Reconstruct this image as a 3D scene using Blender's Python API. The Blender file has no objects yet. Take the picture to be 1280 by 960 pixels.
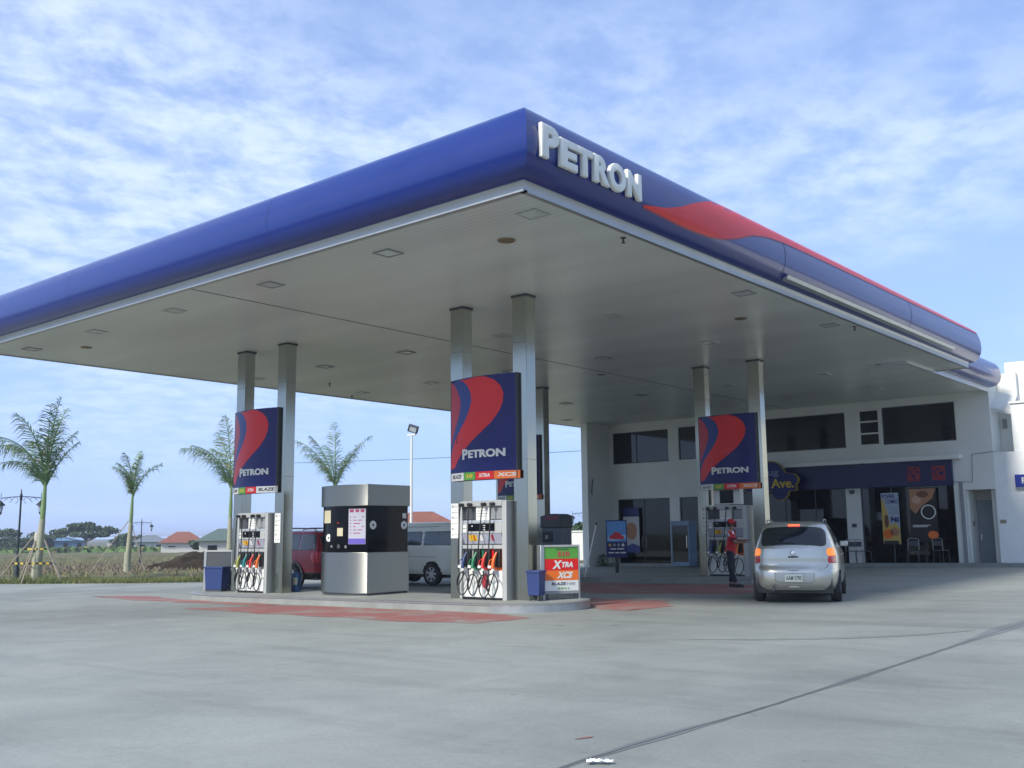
import bpy, bmesh, math, random
from mathutils import Vector, Matrix, noise
R=math.radians; PI=math.pi
random.seed(7)
SC=bpy.context.scene
# ---------------------------------------------------------------- camera
CZ=1.48
cam=bpy.data.objects.new('camera',bpy.data.cameras.new('camera')); SC.collection.objects.link(cam); SC.camera=cam
cam.data.lens=35.3587; cam.data.sensor_width=36; cam.data.clip_end=9000; cam.data.clip_start=.05
_r=Vector((0.76517782,0.64374487,-0.00976976)); _u=Vector((0.10257632,-0.10691688,0.98896253)); _f=Vector((-0.635595,0.75773433,0.1478434))
cam.matrix_world=Matrix(((_r.x,_u.x,-_f.x,0),(_r.y,_u.y,-_f.y,0),(_r.z,_u.z,-_f.z,CZ),(0,0,0,1)))
SC.view_settings.view_transform='Standard'; SC.view_settings.look='None'; SC.view_settings.gamma=1; SC.view_settings.use_curve_mapping=False
SC.view_settings.exposure=0.30
# ---------------------------------------------------------------- sky + sun
SUN_EL=39; SUN_AZ=185   # azimuth the light comes from, clockwise from +Y
w=bpy.data.worlds.new('World'); SC.world=w; w.use_nodes=True; nt=w.node_tree; nt.nodes.clear()
def nn(nt,t,**k):
    n=nt.nodes.new(t)
    for a,b in k.items():
        if a=='i':
            for q,v in b.items(): n.inputs[q].default_value=v
        else: setattr(n,a,b)
    return n
out=nn(nt,'ShaderNodeOutputWorld'); bg=nn(nt,'ShaderNodeBackground',i={'Strength':.114})
sky=nn(nt,'ShaderNodeTexSky',sky_type='NISHITA',sun_disc=False,sun_elevation=R(SUN_EL),sun_rotation=R(SUN_AZ),altitude=0,air_density=1.0,dust_density=.6,ozone_density=2.2)
tc=nn(nt,'ShaderNodeTexCoord'); sep=nn(nt,'ShaderNodeSeparateXYZ'); L=nt.links.new
L(tc.outputs['Generated'],sep.inputs[0])
zc=nn(nt,'ShaderNodeMath',operation='MAXIMUM',i={1:0.0}); L(sep.outputs['Z'],zc.inputs[0])
za=nn(nt,'ShaderNodeMath',operation='ADD',i={1:.10}); L(zc.outputs[0],za.inputs[0])
dx=nn(nt,'ShaderNodeMath',operation='DIVIDE'); dy=nn(nt,'ShaderNodeMath',operation='DIVIDE')
L(sep.outputs['X'],dx.inputs[0]); L(za.outputs[0],dx.inputs[1]); L(sep.outputs['Y'],dy.inputs[0]); L(za.outputs[0],dy.inputs[1])
cmb=nn(nt,'ShaderNodeCombineXYZ'); L(dx.outputs[0],cmb.inputs[0]); L(dy.outputs[0],cmb.inputs[1])
n1=nn(nt,'ShaderNodeTexNoise',i={'Scale':.5,'Detail':3,'Roughness':.5,'Distortion':.2})
n2=nn(nt,'ShaderNodeTexNoise',i={'Scale':7.5,'Detail':9,'Roughness':.60,'Distortion':.15})
mp=nn(nt,'ShaderNodeMapping'); mp.inputs['Rotation'].default_value=(0,0,R(35)); mp.inputs['Scale'].default_value=(1,.9,1); mp.inputs['Location'].default_value=(.35,1.2,0)
L(cmb.outputs[0],mp.inputs[0]); L(mp.outputs[0],n1.inputs['Vector']); L(mp.outputs[0],n2.inputs['Vector'])
r1=nn(nt,'ShaderNodeMapRange',interpolation_type='SMOOTHSTEP',i={'From Min':.37,'From Max':.62}); L(n1.outputs[0],r1.inputs[0])
r2=nn(nt,'ShaderNodeMapRange',interpolation_type='SMOOTHSTEP',i={'From Min':.28,'From Max':.70,'To Min':.12}); L(n2.outputs[0],r2.inputs[0])
mm=nn(nt,'ShaderNodeMath',operation='MULTIPLY'); L(r1.outputs[0],mm.inputs[0]); L(r2.outputs[0],mm.inputs[1])
hz=nn(nt,'ShaderNodeMapRange',interpolation_type='SMOOTHSTEP',i={'From Min':.05,'From Max':.22,'To Min':.25,'To Max':.85}); L(sep.outputs['Z'],hz.inputs[0])
m2=nn(nt,'ShaderNodeMath',operation='MULTIPLY'); L(mm.outputs[0],m2.inputs[0]); L(hz.outputs[0],m2.inputs[1])
tint=nn(nt,'ShaderNodeMix',data_type='RGBA',blend_type='MULTIPLY',i={0:1.0}); tint.inputs[7].default_value=(.98,1.09,1.30,1)
L(sky.outputs[0],tint.inputs[6])
hzc=nn(nt,'ShaderNodeMapRange',interpolation_type='SMOOTHSTEP',i={'From Min':-.02,'From Max':.45,'To Min':.8,'To Max':0.45}); L(sep.outputs['Z'],hzc.inputs[0])
mh=nn(nt,'ShaderNodeMix',data_type='RGBA'); mh.inputs[7].default_value=(3.5,5.0,8.9,1)
L(hzc.outputs[0],mh.inputs[0]); L(tint.outputs[2],mh.inputs[6])
mc=nn(nt,'ShaderNodeMix',data_type='RGBA'); mc.inputs[7].default_value=(6.0,7.1,9.1,1)
L(m2.outputs[0],mc.inputs[0]); L(mh.outputs[2],mc.inputs[6]); L(mc.outputs[2],bg.inputs['Color']); L(bg.outputs[0],out.inputs[0])
sl=bpy.data.lights.new('sun','SUN'); sl.energy=3.8; sl.angle=R(10.0); sl.color=(1,.95,.87)
so=bpy.data.objects.new('sun',sl); SC.collection.objects.link(so)
a=R(SUN_AZ); e=R(SUN_EL); sd=Vector((math.sin(a)*math.cos(e),math.cos(a)*math.cos(e),math.sin(e)))
so.rotation_euler=sd.to_track_quat('Z','Y').to_euler()
# ---------------------------------------------------------------- helpers
def G(x,y):
    x=min(max(x,-37),7); y=min(max(y,0),43); return .011*(x+13.07)+.007*(y-15.98)
def link(o): SC.collection.objects.link(o); return o
def tag(o,label=None,cat=None,group=None,kind=None):
    if label: o['label']=label
    if cat: o['category']=cat
    if group: o['group']=group
    if kind: o['kind']=kind
    return o
def thing(name,loc,label,cat,rz=0,group=None):
    o=link(bpy.data.objects.new(name,None)); o.location=loc; o.rotation_euler=(0,0,rz); o.empty_display_size=.2
    return tag(o,label,cat,group)
class MB:
    def __init__(s): s.v=[];s.f=[];s.m=[]
    def add(s,vs,fs,m=0):
        b=len(s.v); s.v+=[tuple(p) for p in vs]
        for f in fs: s.f.append(tuple(b+i for i in f)); s.m.append(m)
        return s
    def bx(s,x0,x1,y0,y1,z0,z1,m=0,rot=0,piv=None):
        vs=[(x,y,z) for x in (x0,x1) for y in (y0,y1) for z in (z0,z1)]
        if rot:
            px,py=piv or ((x0+x1)/2,(y0+y1)/2); c,n=math.cos(rot),math.sin(rot)
            vs=[(px+(x-px)*c-(y-py)*n,py+(x-px)*n+(y-py)*c,z) for x,y,z in vs]
        return s.add(vs,[(0,1,3,2),(4,6,7,5),(0,4,5,1),(2,3,7,6),(0,2,6,4),(1,5,7,3)],m)
    def tube(s,pts,r,seg=8,m=0,closed=False,cap=True):
        pts=[Vector(p) for p in pts]; n=len(pts); rs=r if isinstance(r,(list,tuple)) else [r]*n
        vs=[];up=None
        for i,p in enumerate(pts):
            if closed: t=pts[(i+1)%n]-pts[i-1]
            else: t=pts[min(i+1,n-1)]-pts[max(i-1,0)]
            t=t.normalized() if t.length>1e-9 else Vector((0,0,1))
            if up is None: up=Vector((0,0,1)) if abs(t.z)<.9 else Vector((1,0,0))
            a=(up-t*up.dot(t)); a=a.normalized() if a.length>1e-6 else t.orthogonal().normalized()
            up=a; b=t.cross(a)
            for k in range(seg):
                q=2*PI*k/seg; vs.append(p+(a*math.cos(q)+b*math.sin(q))*rs[i])
        fs=[]
        for i in range(n if closed else n-1):
            j=(i+1)%n
            for k in range(seg):
                l=(k+1)%seg; fs.append((i*seg+k,j*seg+k,j*seg+l,i*seg+l))
        if not closed and cap: fs.append(tuple(range(seg)));fs.append(tuple((n-1)*seg+k for k in range(seg))[::-1])
        return s.add(vs,fs,m)
    def lathe(s,prof,c=(0,0,0),axis='z',seg=24,m=0,cap=True):
        vs=[];n=len(prof)
        for r,h in prof:
            for k in range(seg):
                q=2*PI*k/seg; a,b=r*math.cos(q),r*math.sin(q)
                p={'z':(a,b,h),'y':(a,h,b),'x':(h,a,b)}[axis]; vs.append((c[0]+p[0],c[1]+p[1],c[2]+p[2]))
        fs=[(i*seg+k,(i+1)*seg+k,(i+1)*seg+(k+1)%seg,i*seg+(k+1)%seg) for i in range(n-1) for k in range(seg)]
        if cap and prof[0][0]>1e-6: fs.append(tuple(range(seg)))
        if cap and prof[-1][0]>1e-6: fs.append(tuple((n-1)*seg+k for k in range(seg)))
        return s.add(vs,fs,m)
    def prism(s,o2,fn,d0,d1,m=0):
        """outline (a,b) -> fn(a,b,d)"""
        n=len(o2); vs=[fn(a,b,d0) for a,b in o2]+[fn(a,b,d1) for a,b in o2]
        fs=[tuple(range(n))[::-1],tuple(range(n,2*n))]+[(i,(i+1)%n,n+(i+1)%n,n+i) for i in range(n)]
        return s.add(vs,fs,m)
    def quad(s,a,b,c,d,m=0): return s.add([a,b,c,d],[(0,1,2,3)],m)
    def mesh(s,name,mats,smooth=35):
        me=bpy.data.meshes.new(name); me.from_pydata(s.v,[],s.f)
        for m in (mats if isinstance(mats,(list,tuple)) else [mats]): me.materials.append(m)
        me.polygons.foreach_set('material_index',s.m)
        bm=bmesh.new(); bm.from_mesh(me); bmesh.ops.remove_doubles(bm,verts=bm.verts,dist=1e-5)
        if smooth is not None: bmesh.ops.recalc_face_normals(bm,faces=bm.faces)
        bm.to_mesh(me); bm.free()
        if smooth:
            for p in me.polygons: p.use_smooth=True
            me.set_sharp_from_angle(angle=R(smooth))
        return me
    def build(s,name,mats,parent=None,smooth=35,bevel=0,world=False):
        me=s.mesh(name,mats,smooth); o=link(bpy.data.objects.new(name,me))
        if parent:
            o.parent=parent
            if world:
                loc=Vector((0,0,0)); q=parent
                while q: loc+=Vector(q.location); q=q.parent
                me.transform(Matrix.Translation(-loc))
        if bevel:
            b=o.modifiers.new('bevel','BEVEL'); b.width=bevel; b.segments=2; b.limit_method='ANGLE'; b.angle_limit=R(40); b.harden_normals=False
        return o
def rr(x0,x1,y0,y1,r,n=5):
    o=[]
    for cx,cy,a0 in ((x1-r,y1-r,0),(x0+r,y1-r,90),(x0+r,y0+r,180),(x1-r,y0+r,270)):
        for k in range(n+1):
            q=R(a0+90*k/n); o.append((cx+r*math.cos(q),cy+r*math.sin(q)))
    return o
def text_data(s,size=1,extrude=.01,offset=0,bevel=0,align='LEFT'):
    cu=bpy.data.curves.new('t','FONT'); cu.body=s; cu.size=size; cu.extrude=extrude; cu.offset=offset; cu.bevel_depth=bevel; cu.bevel_resolution=2; cu.align_x=align; cu.resolution_u=4
    o=bpy.data.objects.new('t',cu); link(o); dg=bpy.context.evaluated_depsgraph_get(); dg.update()
    me=bpy.data.meshes.new_from_object(o.evaluated_get(dg)); bpy.data.objects.remove(o); bpy.data.curves.remove(cu)
    vs=[v.co.copy() for v in me.vertices]; fs=[tuple(p.vertices) for p in me.polygons]; bpy.data.meshes.remove(me)
    return vs,fs
def text_fit(mb,s,fn,x0,x1,y0,y1,d=.004,bold=.03,slant=0,m=0,extr=.5,bevel=0):
    """text s fitted to the box x0..x1 / y0..y1, mapped by fn(a,b,depth)"""
    vs,fs=text_data(s,1,.01,bold,bevel)
    xs=[v.x for v in vs]; ys=[v.y for v in vs]; zs=[v.z for v in vs]
    X0,X1,Y0,Y1,Z0,Z1=min(xs),max(xs),min(ys),max(ys),min(zs),max(zs)
    o=[]
    for v in vs:
        a=(v.x-X0)/(X1-X0); b=(v.y-Y0)/(Y1-Y0); c=(v.z-Z0)/(Z1-Z0)
        o.append(fn(x0+(x1-x0)*a+slant*(b-.5),y0+(y1-y0)*b,c*d))
    mb.add(o,fs,m); return mb
def polymap(mb,outline,fn,d=.003,cut=.06,m=0):
    bm=bmesh.new(); f=bm.faces.new([bm.verts.new((a,b,0)) for a,b in outline]); bmesh.ops.triangulate(bm,faces=[f])
    xs=[a for a,b in outline]; x=min(xs)+cut
    while x<max(xs):
        bmesh.ops.bisect_plane(bm,geom=bm.verts[:]+bm.edges[:]+bm.faces[:],plane_co=(x,0,0),plane_no=(1,0,0)); x+=cut
    bm.verts.index_update()
    mb.add([fn(v.co.x,v.co.y,d) for v in bm.verts],[tuple(v.index for v in f.verts) for f in bm.faces],m); bm.free()
# ---------------------------------------------------------------- materials
MT={}
def mat(name,col,rough=.5,metal=0,var=.0,vscale=3,bump=0,bscale=30,spec=.5,emit=None,es=0,coat=0,alpha=None,stretch=None,rvar=0):
    if name in MT: return MT[name]
    m=bpy.data.materials.new(name); m.use_nodes=True; t=m.node_tree; b=t.nodes['Principled BSDF']
    b.inputs['Base Color'].default_value=(*col,1); b.inputs['Roughness'].default_value=rough; b.inputs['Metallic'].default_value=metal
    b.inputs['Specular IOR Level'].default_value=spec; b.inputs['Coat Weight'].default_value=coat; b.inputs['Coat Roughness'].default_value=.04
    if emit: b.inputs['Emission Color'].default_value=(*emit,1); b.inputs['Emission Strength'].default_value=es
    if var or bump or rvar:
        c=nn(t,'ShaderNodeTexCoord'); src=c.outputs['Object']
        if stretch: mp=nn(t,'ShaderNodeMapping'); mp.inputs['Scale'].default_value=stretch; t.links.new(src,mp.inputs[0]); src=mp.outputs[0]
    if var or rvar:
        n=nn(t,'ShaderNodeTexNoise',i={'Scale':vscale,'Detail':6,'Roughness':.6}); t.links.new(src,n.inputs['Vector'])
    if var:
        mr=nn(t,'ShaderNodeMapRange',i={'From Min':.3,'From Max':.7,'To Min':1-var,'To Max':1+var}); t.links.new(n.outputs[0],mr.inputs[0])
        mx=nn(t,'ShaderNodeMix',data_type='RGBA',blend_type='MULTIPLY',i={0:1.0}); mx.inputs[6].default_value=(*col,1)
        t.links.new(mr.outputs[0],mx.inputs[7]); t.links.new(mx.outputs[2],b.inputs['Base Color'])
    if rvar:
        mr=nn(t,'ShaderNodeMapRange',i={'From Min':.3,'From Max':.7,'To Min':max(0,rough-rvar),'To Max':rough+rvar}); t.links.new(n.outputs[0],mr.inputs[0]); t.links.new(mr.outputs[0],b.inputs['Roughness'])
    if bump:
        n=nn(t,'ShaderNodeTexNoise',i={'Scale':bscale,'Detail':4}); t.links.new(src,n.inputs['Vector'])
        bp=nn(t,'ShaderNodeBump',i={'Strength':bump,'Distance':.02}); t.links.new(n.outputs[0],bp.inputs['Height']); t.links.new(bp.outputs[0],b.inputs['Normal'])
    MT[name]=m; return m
steel=mat('brushed_steel',(.36,.365,.31),.17,1,var=.03,vscale=20,rvar=.02,stretch=(12,12,.3))
steelk=mat('brushed_kiosk_steel',(.40,.405,.36),.40,1,var=.03,vscale=20,stretch=(12,12,.3))
_t=steelk.node_tree; _tg=nn(_t,'ShaderNodeTangent',direction_type='RADIAL',axis='Z'); _t.links.new(_tg.outputs[0],_t.nodes['Principled BSDF'].inputs['Tangent']); _t.nodes['Principled BSDF'].inputs['Anisotropic'].default_value=.96; _t.nodes['Principled BSDF'].inputs['Anisotropic Rotation'].default_value=0.25
steel_d=mat('dull_steel',(.42,.44,.43),.42,.8,var=.08,vscale=5)
alu=mat('aluminium_trim',(.48,.51,.53),.38,.35,var=.06,vscale=1.5)
navy=mat('navy_fascia',(.002,.018,.165),.34,0,var=.05,vscale=1.2,spec=.35,coat=.55,rvar=.05,stretch=(1,.3,2))
navy.node_tree.nodes['Principled BSDF'].inputs['Coat IOR'].default_value=1.55; navy.node_tree.nodes['Principled BSDF'].inputs['Coat Roughness'].default_value=.10
navy_s=mat('navy_panel',(.009,.013,.115),.30,0,var=.06,spec=.3)
band_b=mat('mid_blue_film',(.035,.06,.24),.3,0,spec=.3)
redf=mat('red_film',(.68,.016,.014),.3,0,var=.06,spec=.35)
redl=mat('light_red_film',(.50,.045,.065),.3,0,spec=.3)
white=mat('white_paint',(.70,.71,.66),.55,0,var=.05,vscale=.8)
wallb=mat('bright_white_paint',(.80,.81,.77),.7,0,var=.04)  # lighter copy of the wall white: the wing's sunlight is put into the colour
wallw=mat('white_wall_paint',(.67,.68,.62),.75,0,var=.07,vscale=.5,bump=.08,bscale=60)
letterw=mat('cream_letter',(.70,.71,.64),.35,0,var=.03)
offw=mat('offwhite_sheet',(.72,.72,.66),.6)
black=mat('black_plastic',(.012,.013,.014),.4)
rubber=mat('black_rubber',(.02,.02,.021),.7,var=.15)
dkgrey=mat('dark_grey',(.06,.065,.07),.5,var=.05)
midgrey=mat('mid_grey',(.25,.26,.26),.5,var=.05)
ltgrey=mat('light_grey',(.43,.44,.41),.45,.2,var=.04)
glassk=mat('black_gloss_glass',(.003,.004,.006),.05,0,spec=.12)
green=mat('green_film',(.10,.34,.04),.4); orange=mat('orange_film',(.80,.16,.01),.4); redp=mat('red_plastic',(.62,.03,.02),.4)
bluep=mat('blue_plastic',(.02,.042,.15),.45,var=.06); greenp=mat('green_plastic',(.02,.20,.08),.4); yellow=mat('yellow_film',(.80,.50,.03),.45)
purple=mat('purple_film',(.12,.09,.42),.45)
amber=mat('amber_lens',(.9,.22,.01),.25,emit=(1,.26,.02),es=.55); redlens=mat('red_lens',(.50,.01,.02),.2,coat=.5); brake=mat('lit_brake_lens',(.8,.05,.02),.3,emit=(1,.10,.03),es=2.2)
skin=mat('skin',(.22,.11,.07),.6); hairm=mat('hair',(.012,.01,.01),.6)
cloth_red=mat('red_cloth',(.50,.015,.025),.85,var=.1,vscale=6); cloth_w=mat('white_cloth',(.72,.72,.72),.85); cloth_k=mat('dark_cloth',(.015,.018,.028),.9,var=.15,vscale=6)
def glassmat(name,tint,refl=1.0):
    m=bpy.data.materials.new(name); m.use_nodes=True; t=m.node_tree; t.nodes.clear()
    o=nn(t,'ShaderNodeOutputMaterial'); tr=nn(t,'ShaderNodeBsdfTransparent',i={0:(*tint,1)}); gl=nn(t,'ShaderNodeBsdfGlossy',i={'Roughness':.015}); gl.inputs[0].default_value=(.95,1,1,1)
    fr=nn(t,'ShaderNodeFresnel',i={0:1.62}); mu=nn(t,'ShaderNodeMath',operation='MULTIPLY',i={1:refl}); mx=nn(t,'ShaderNodeMixShader')
    t.links.new(fr.outputs[0],mu.inputs[0]); t.links.new(mu.outputs[0],mx.inputs[0]); t.links.new(tr.outputs[0],mx.inputs[1]); t.links.new(gl.outputs[0],mx.inputs[2]); t.links.new(mx.outputs[0],o.inputs[0]); return m
shopglass=glassmat('shop_glass',(.20,.23,.22),.55)
carglass=mat('tinted_car_glass',(.012,.016,.018),.05,0,spec=.6)
upglass=mat('dark_window_glass',(.008,.011,.010),.05,0,spec=.5)
# soffit: white metal slats running along X
def soffit_mat():
    m=mat('soffit_slats',(.59,.615,.575),.30,0); t=m.node_tree; b=t.nodes['Principled BSDF']; b.inputs['Specular IOR Level'].default_value=.55
    c=nn(t,'ShaderNodeTexCoord'); s=nn(t,'ShaderNodeSeparateXYZ'); t.links.new(c.outputs['Object'],s.inputs[0])
    f=nn(t,'ShaderNodeMath',operation='MULTIPLY',i={1:1/.13}); t.links.new(s.outputs['Y'],f.inputs[0]); g=nn(t,'ShaderNodeMath',operation='FRACT'); t.links.new(f.outputs[0],g.inputs[0])
    l=nn(t,'ShaderNodeMath',operation='LESS_THAN',i={1:.10}); t.links.new(g.outputs[0],l.inputs[0])
    n=nn(t,'ShaderNodeTexNoise',i={'Scale':.35,'Detail':4}); mp=nn(t,'ShaderNodeMapping'); mp.inputs['Scale'].default_value=(.4,2.5,1); t.links.new(c.outputs['Object'],mp.inputs[0]); t.links.new(mp.outputs[0],n.inputs['Vector'])
    mr=nn(t,'ShaderNodeMapRange',i={'From Min':.3,'From Max':.7,'To Min':.86,'To Max':1.06}); t.links.new(n.outputs[0],mr.inputs[0])
    k=nn(t,'ShaderNodeMath',operation='MULTIPLY_ADD',i={1:-.30}); t.links.new(l.outputs[0],k.inputs[0]); t.links.new(mr.outputs[0],k.inputs[2])
    mx=nn(t,'ShaderNodeMix',data_type='RGBA',blend_type='MULTIPLY',i={0:1.0}); mx.inputs[6].default_value=(.59,.615,.575,1); t.links.new(k.outputs[0],mx.inputs[7]); t.links.new(mx.outputs[2],b.inputs['Base Color'])
    bp=nn(t,'ShaderNodeBump',i={'Strength':.35,'Distance':.01}); bp.invert=True; t.links.new(l.outputs[0],bp.inputs['Height']); t.links.new(bp.outputs[0],b.inputs['Normal']); return m
soffit=soffit_mat()
# concrete, also the base of the worn red paint
def concrete(name,paint=None):
    m=bpy.data.materials.new(name); m.use_nodes=True; t=m.node_tree; b=t.nodes['Principled BSDF']; K=t.links.new
    c=nn(t,'ShaderNodeTexCoord').outputs['Object']
    def noi(sc,det=6,ro=.6,st=None,dist=0,rot=0,loc=(0,0,0)):
        n=nn(t,'ShaderNodeTexNoise',i={'Scale':sc,'Detail':det,'Roughness':ro,'Distortion':dist}); mp=nn(t,'ShaderNodeMapping'); mp.inputs['Scale'].default_value=st or (1,1,1); mp.inputs['Rotation'].default_value=(0,0,R(rot)); mp.inputs['Location'].default_value=loc
        K(c,mp.inputs[0]); K(mp.outputs[0],n.inputs['Vector']); return n.outputs[0]
    def rng(s,a,b_,c0,c1):
        r=nn(t,'ShaderNodeMapRange',interpolation_type='SMOOTHSTEP',i={'From Min':a,'From Max':b_,'To Min':c0,'To Max':c1}); K(s,r.inputs[0]); return r.outputs[0]
    def mul(a_,b_):
        q=nn(t,'ShaderNodeMath',operation='MULTIPLY'); K(a_,q.inputs[0]); K(b_,q.inputs[1]); return q.outputs[0]
    big=rng(noi(.13,4,.55,(1,.7,1),.5),.32,.68,.80,1.10)
    med=rng(noi(.9,6,.62,None,.8),.3,.7,.91,1.06)
    streak=rng(noi(.55,6,.65,(.35,1.8,1),.6,-52),.48,.78,1,.82)
    streak2=rng(noi(.4,5,.6,(.3,3.0,1),.4,8,(3,7,0)),.52,.8,1,.84)
    fine=rng(noi(26,5,.7),.25,.75,.90,1.08)
    fine2=rng(noi(140,2,.6),.25,.75,.93,1.06)
    spots=rng(noi(2.0,4,.6,None,.3,0,(9,2,0)),.66,.76,1,.66)
    k=mul(mul(mul(big,med),mul(streak,streak2)),mul(mul(fine,fine2),spots))
    mx=nn(t,'ShaderNodeMix',data_type='RGBA',blend_type='MULTIPLY',i={0:1.0}); mx.inputs[6].default_value=(.275,.290,.255,1); K(k,mx.inputs[7]); col=mx.outputs[2]
    if paint:
        wear=mul(rng(noi(.9,6,.7,(1,1,1),.5,0,(4,4,0)),.30,.58,.12,.9),rng(noi(9,5,.75),.22,.5,.6,1))
        p=nn(t,'ShaderNodeMix',data_type='RGBA'); p.inputs[7].default_value=(*paint,1); K(wear,p.inputs[0]); K(col,p.inputs[6]); col=p.outputs[2]
    K(col,b.inputs['Base Color'])
    K(rng(noi(.7,5,.6),.3,.7,.62,.82),b.inputs['Roughness']); b.inputs['Specular IOR Level'].default_value=.35
    bp=nn(t,'ShaderNodeBump',i={'Strength':.25,'Distance':.01}); K(noi(60,5,.7),bp.inputs['Height']); K(bp.outputs[0],b.inputs['Normal']); return m
conc=concrete('concrete_forecourt'); redpaint=concrete('worn_red_paint',(.30,.095,.08))
kerbm=mat('kerb_concrete',(.25,.265,.24),.7,0,var=.14,vscale=2.2,bump=.15,bscale=40)
def dirtmat(name,c1,c2,sc,bump=.6):
    m=bpy.data.materials.new(name); m.use_nodes=True; t=m.node_tree; b=t.nodes['Principled BSDF']; b.inputs['Roughness'].default_value=.95; b.inputs['Specular IOR Level'].default_value=.1
    c=nn(t,'ShaderNodeTexCoord'); n=nn(t,'ShaderNodeTexNoise',i={'Scale':sc,'Detail':8,'Roughness':.7}); t.links.new(c.outputs['Object'],n.inputs['Vector'])
    r=nn(t,'ShaderNodeValToRGB'); r.color_ramp.elements[0].position=.33; r.color_ramp.elements[0].color=(*c1,1); r.color_ramp.elements[1].position=.68; r.color_ramp.elements[1].color=(*c2,1)
    t.links.new(n.outputs[0],r.inputs[0]); t.links.new(r.outputs[0],b.inputs['Base Color'])
    bp=nn(t,'ShaderNodeBump',i={'Strength':bump,'Distance':.08}); n2=nn(t,'ShaderNodeTexNoise',i={'Scale':sc*4,'Detail':6}); t.links.new(c.outputs['Object'],n2.inputs['Vector']); t.links.new(n2.outputs[0],bp.inputs['Height']); t.links.new(bp.outputs[0],b.inputs['Normal']); return m
fieldm=dirtmat('ploughed_earth',(.075,.080,.038),(.20,.185,.105),.9)
moundm=dirtmat('dark_earth',(.018,.014,.009),(.055,.042,.027),1.2)
grassm=mat('grass_blades',(.12,.17,.045),.8,0,var=.45,vscale=.6)
grassd=mat('dry_grass_blades',(.24,.22,.09),.85,0,var=.3,vscale=.8)
leafm=mat('tree_leaves',(.045,.085,.030),.7,0,var=.35,vscale=.5)
palml=mat('palm_leaflets',(.115,.20,.07),.55,0,var=.35,vscale=2)
palmy=mat('dry_palm_leaflets',(.27,.25,.13),.7,0,var=.25,vscale=3)
trunkp=mat('palm_trunk',(.33,.33,.23),.85,0,var=.22,vscale=6,bump=.5,bscale=12,stretch=(1,1,5))
shaftm=mat('palm_crownshaft',(.17,.26,.10),.6,0,var=.12)
barkm=mat('bark',(.11,.085,.06),.9,0,var=.3,vscale=4)
woodm=mat('weathered_wood',(.34,.29,.22),.85,0,var=.25,vscale=5)
ironm=mat('dark_green_iron',(.020,.032,.036),.5,.2)
tile_r=mat('red_roof_tiles',(.24,.09,.055),.8,0,var=.2,vscale=2,bump=.4,bscale=8)
roof_g=mat('grey_roof_sheet',(.17,.19,.20),.6,0,var=.15); roof_gg=mat('green_grey_roof',(.10,.14,.11),.6,0,var=.15)
houseW=mat('house_render',(.62,.60,.52),.85,0,var=.06)
bluesheet=mat('blue_sheet',(.10,.20,.30),.5)
silver=mat('silver_car_paint',(.50,.50,.44),.30,.75,var=.02,coat=.8)
redcar=mat('red_car_paint',(.26,.006,.020),.35,.1,coat=.3); vanp=mat('white_van_paint',(.72,.74,.64),.35,0,coat=.3,var=.03)
rimm=mat('alloy_rim',(.55,.56,.55),.4,.2)
chrome=mat('chrome',(.7,.7,.7),.12,1)
# ================================================================ SETTING
def struct(mb,name,m,smooth=None,**k): return tag(mb.build(name,m,smooth=smooth,**k),kind='structure')
def cutgrid(outline,step,zf,keep=None):
    bm=bmesh.new(); f=bm.faces.new([bm.verts.new((a,b,0)) for a,b in outline]); bmesh.ops.triangulate(bm,faces=[f])
    for ax in (0,1):
        lo=min(p[ax] for p in outline); hi=max(p[ax] for p in outline); x=math.floor(lo/step)*step
        while x<hi:
            x+=step; co=[0,0,0]; no=[0,0,0]; co[ax]=x; no[ax]=1
            bmesh.ops.bisect_plane(bm,geom=bm.verts[:]+bm.edges[:]+bm.faces[:],plane_co=co,plane_no=no)
    bmesh.ops.remove_doubles(bm,verts=bm.verts,dist=1e-4); bm.verts.index_update()
    mb=MB(); mb.add([(v.co.x,v.co.y,zf(v.co.x,v.co.y)) for v in bm.verts],[tuple(v.index for v in f.verts) for f in bm.faces]); bm.free(); return mb
FC=[(-70,2.46),(-41.3,17.8),(-34,21.7),(-31,23.3),(-31,60),(30,60),(30,-14),(-70,-14)]
struct(cutgrid(FC,3.0,G),'forecourt',conc)
def fdist(x,y):   # >0 outside the forecourt
    def sd(ax,ay,bx_,by_):
        ex,ey=bx_-ax,by_-ay; l=math.hypot(ex,ey); return (-(x-ax)*ey+(y-ay)*ex)/l
    d1=sd(-70,2.46,-34,21.7); d2=-31-x
    return max(min(d1,d2) if x>-40 else d1, -20 if (x<30 and y>-14) else 20) if (d1>0) else -1
def T(x,y):
    d=fdist(x,y)
    if d<=0: return G(x,y)-.35
    d0=min(d,230)
    z=G(x,y)+.05*min(d/.4,1)-.0078*max(0,d0-6)
    k=max(0,min((d-3.5)/3,1))*max(0,min((200-d)/60,1))
    n=noise.noise(Vector((x*.9,y*.9,0)))*.09+noise.noise(Vector((x*2.7,y*2.7,3)))*.07
    return z+k*n+.02*noise.noise(Vector((x*2,y*2,9)))
def coords(a,b,fa,fb,st,gr,lo,hi):
    v=[]; x=fa
    while x<=fb: v.append(x); x+=st
    s=st; x=fb
    while x<hi: s*=gr; x+=s; v.append(x)
    s=st; x=fa
    while x>lo: s*=gr; x-=s; v.insert(0,x)
    return v
xs=coords(0,0,-100,-30,.55,1.18,-4500,4500); ys=coords(0,0,6,90,.55,1.18,-4500,4500)
mb=MB(); mb.add([(x,y,T(x,y)) for x in xs for y in ys],[(i*len(ys)+j,(i+1)*len(ys)+j,(i+1)*len(ys)+j+1,i*len(ys)+j+1) for i in range(len(xs)-1) for j in range(len(ys)-1)])
struct(mb,'ground',fieldm,smooth=None)
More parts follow.
